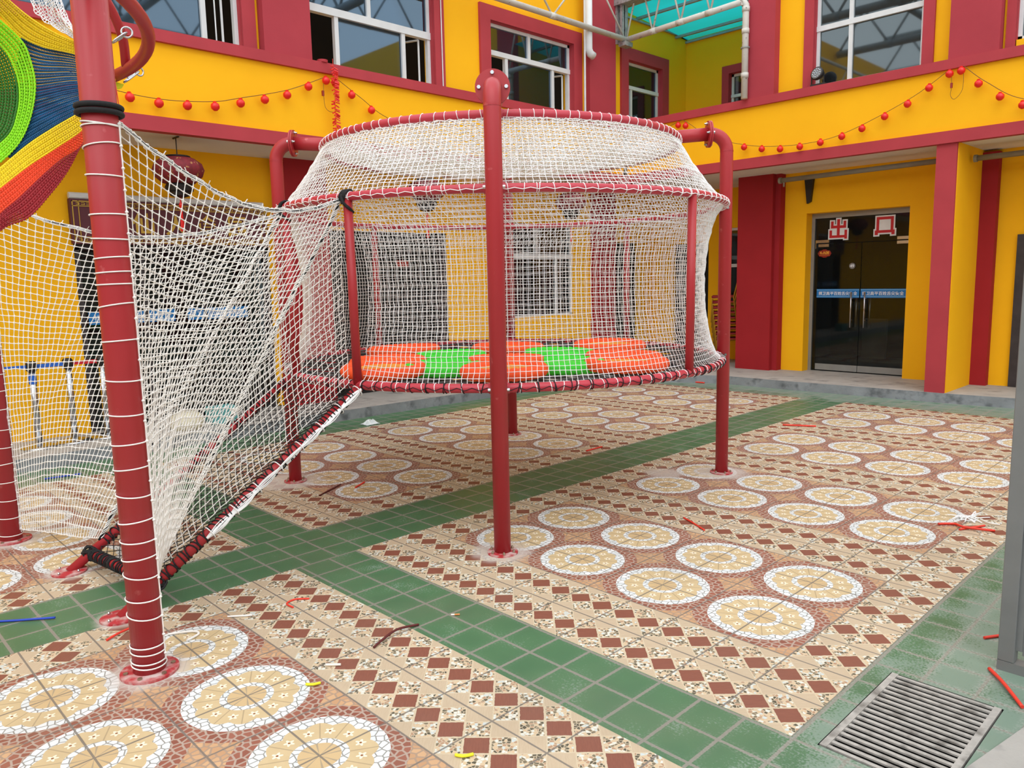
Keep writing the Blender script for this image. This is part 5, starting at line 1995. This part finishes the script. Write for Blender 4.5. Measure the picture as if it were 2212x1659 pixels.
strip([(-0.62, -2.05, 0), (-0.46, -1.89, 0), (-0.28, -1.67, 0.004)], 0.006, 'strap_blue', 'cable_tie', 'blue cable tie lying on the green strip at the lower left')
strip([(-3.75, -0.92, 0), (-3.73, -0.8, 0), (-3.70, -0.62, 0)], 0.008, 'strap_blue', 'cable_tie', 'blue strap scrap near the left walkway')
strip([(0.20, -1.56, 0), (0.17, -1.48, 0.006), (0.13, -1.36, 0)], 0.006, 'twine_red', 'twine', 'orange red twine beside the foot of the nearest pole')
strip([(1.24, -0.68, 0), (1.215, -0.6, 0.01), (1.19, -0.5, 0.014), (1.20, -0.38, 0)], 0.006, 'twine_dark', 'twine', 'dark red twine lying across the diamond tiles, centre foreground')
strip([(0.49, -0.60, 0), (0.44, -0.66, 0), (0.46, -0.72, 0), (0.53, -0.72, 0)], 0.005, 'twine_red', 'twine', 'orange C shaped twine on the diamond tiles')
strip([(1.22, -0.93, 0), (1.27, -0.88, 0)], 0.006, 'cig_paper', 'lolly_stick', 'short white stick on the diamond tiles')
strip([(0.36, -1.32, 0), (0.42, -1.22, 0), (0.47, -1.21, 0), (0.5, -1.28, 0)], 0.006, 'cream_rope', 'rope_offcut', 'white rope offcut on the medallion right of the nearest pole')
strip([(0.38, -1.02, 0), (0.46, -0.92, 0)], 0.005, 'cream_rope', 'rope_offcut', 'white rope offcut on the green strip near the ramp foot')
strip([(2.58, 3.05, 0), (2.66, 3.12, 0), (2.74, 3.06, 0.01), (2.90, 3.14, 0)], 0.008, 'twine_red', 'twine', 'red tangled twine near the white string clump')
strip([(2.72, 3.02, 0), (2.82, 3.22, 0)], 0.007, 'twine_red', 'twine', 'short red twine crossing the tangled one')
strip([(1.21, 2.01, 0), (1.33, 1.95, 0), (1.47, 1.87, 0)], 0.006, 'twine_red', 'twine', 'orange twine between the front and right tower poles')
strip([(3.39, 1.08, 0), (3.47, 0.97, 0.008), (3.57, 0.83, 0)], 0.008, 'twine_red', 'twine', 'orange red twine below the gate leaf')
strip([(3.29, 1.39, 0), (3.34, 1.47, 0)], 0.007, 'twine_red', 'twine', 'short red twine left of the gate post')
strip([(0.13, 5.68, 0), (0.45, 5.84, 0)], 0.010, 'twine_red', 'twine', 'thin red twine on the far tiles right of the tower')
strip([(-1.31, 0.86, 0), (-1.40, 1.01, 0)], 0.007, 'twine_red', 'twine', 'short red twine on a medallion under the tower')
strip([(-1.32, 0.52, 0), (-1.38, 0.62, 0), (-1.48, 0.82, 0.004)], 0.006, 'twine_dark', 'twine', 'dark twine left of the medallion under the tower')
strip([(-0.72, 3.2, 0), (-0.72, 3.45, 0)], 0.008, 'twine_red', 'twine', 'red twine near the far side under the tower')
strip([(-2.70, 8.15, 0), (-2.45, 8.17, 0)], 0.012, 'twine_red', 'twine', 'red scrap beside the kerb behind the right tower pole')
strip([(1.31, -1.08, 0), (1.34, -1.06, 0.003), (1.345, -1.03, 0)], 0.006, 'yellow_bit', 'yellow_scrap', 'small yellow scrap at the edge of the near medallion')
strip([(2.17, -0.95, 0), (2.20, -0.935, 0.002), (2.215, -0.90, 0)], 0.006, 'yellow_bit', 'yellow_scrap', 'small yellow scrap at the bottom edge of the floor')
t = empty('cigarette_butt', (1.23, -0.19, 0.006))
tag(t, 'cigarette butt on the joint of the green strip', 'cigarette butt')
MB().tube([(0, 0, 0), (0.012, 0.014, 0)], 0.0045, 8).build('paper', 'cig_paper', t)
MB().tube([(0.012, 0.014, 0), (0.03, 0.035, 0)], 0.0046, 8).build('filter', 'cig_filter', t)
b = MB()
g = random.Random(4)
for k in range(16):
    p0 = Vector((2.71 + g.uniform(-.05, .05), 3.34 + g.uniform(-.05, .05), 0.006))
    p1 = p0 + Vector((g.uniform(-.08, .08), g.uniform(-.08, .08), g.uniform(0, .03)))
    p2 = p1 + Vector((g.uniform(-.06, .06), g.uniform(-.06, .06), -p1.z + 0.006))
    b.tube(curve_pts([p0, p1, p2], 4), 0.004, 5)
tag(b.build('string_clump', 'white_rope'), 'clump of white string offcuts on the far right tiles', 'string')
b = MB()
n = 9
vs = []
for i in range(n):
    for j in range(n):
        x, y = (i / (n - 1) - 0.5), (j / (n - 1) - 0.5)
        vs.append((-3.73 + x * 0.16, 2.63 + y * 0.2, 0.004 + abs(0.06 * math.cos(x * 3) * math.cos(y * 3) * (0.2 + 1.0 * g.random()))))
b.add(vs, [(i * n + j, (i + 1) * n + j, (i + 1) * n + j + 1, i * n + j + 1) for i in range(n - 1) for j in range(n - 1)])
tag(b.build('plastic_bag', 'plastic_clear'), 'crumpled clear plastic bag beside the left kerb', 'plastic bag')
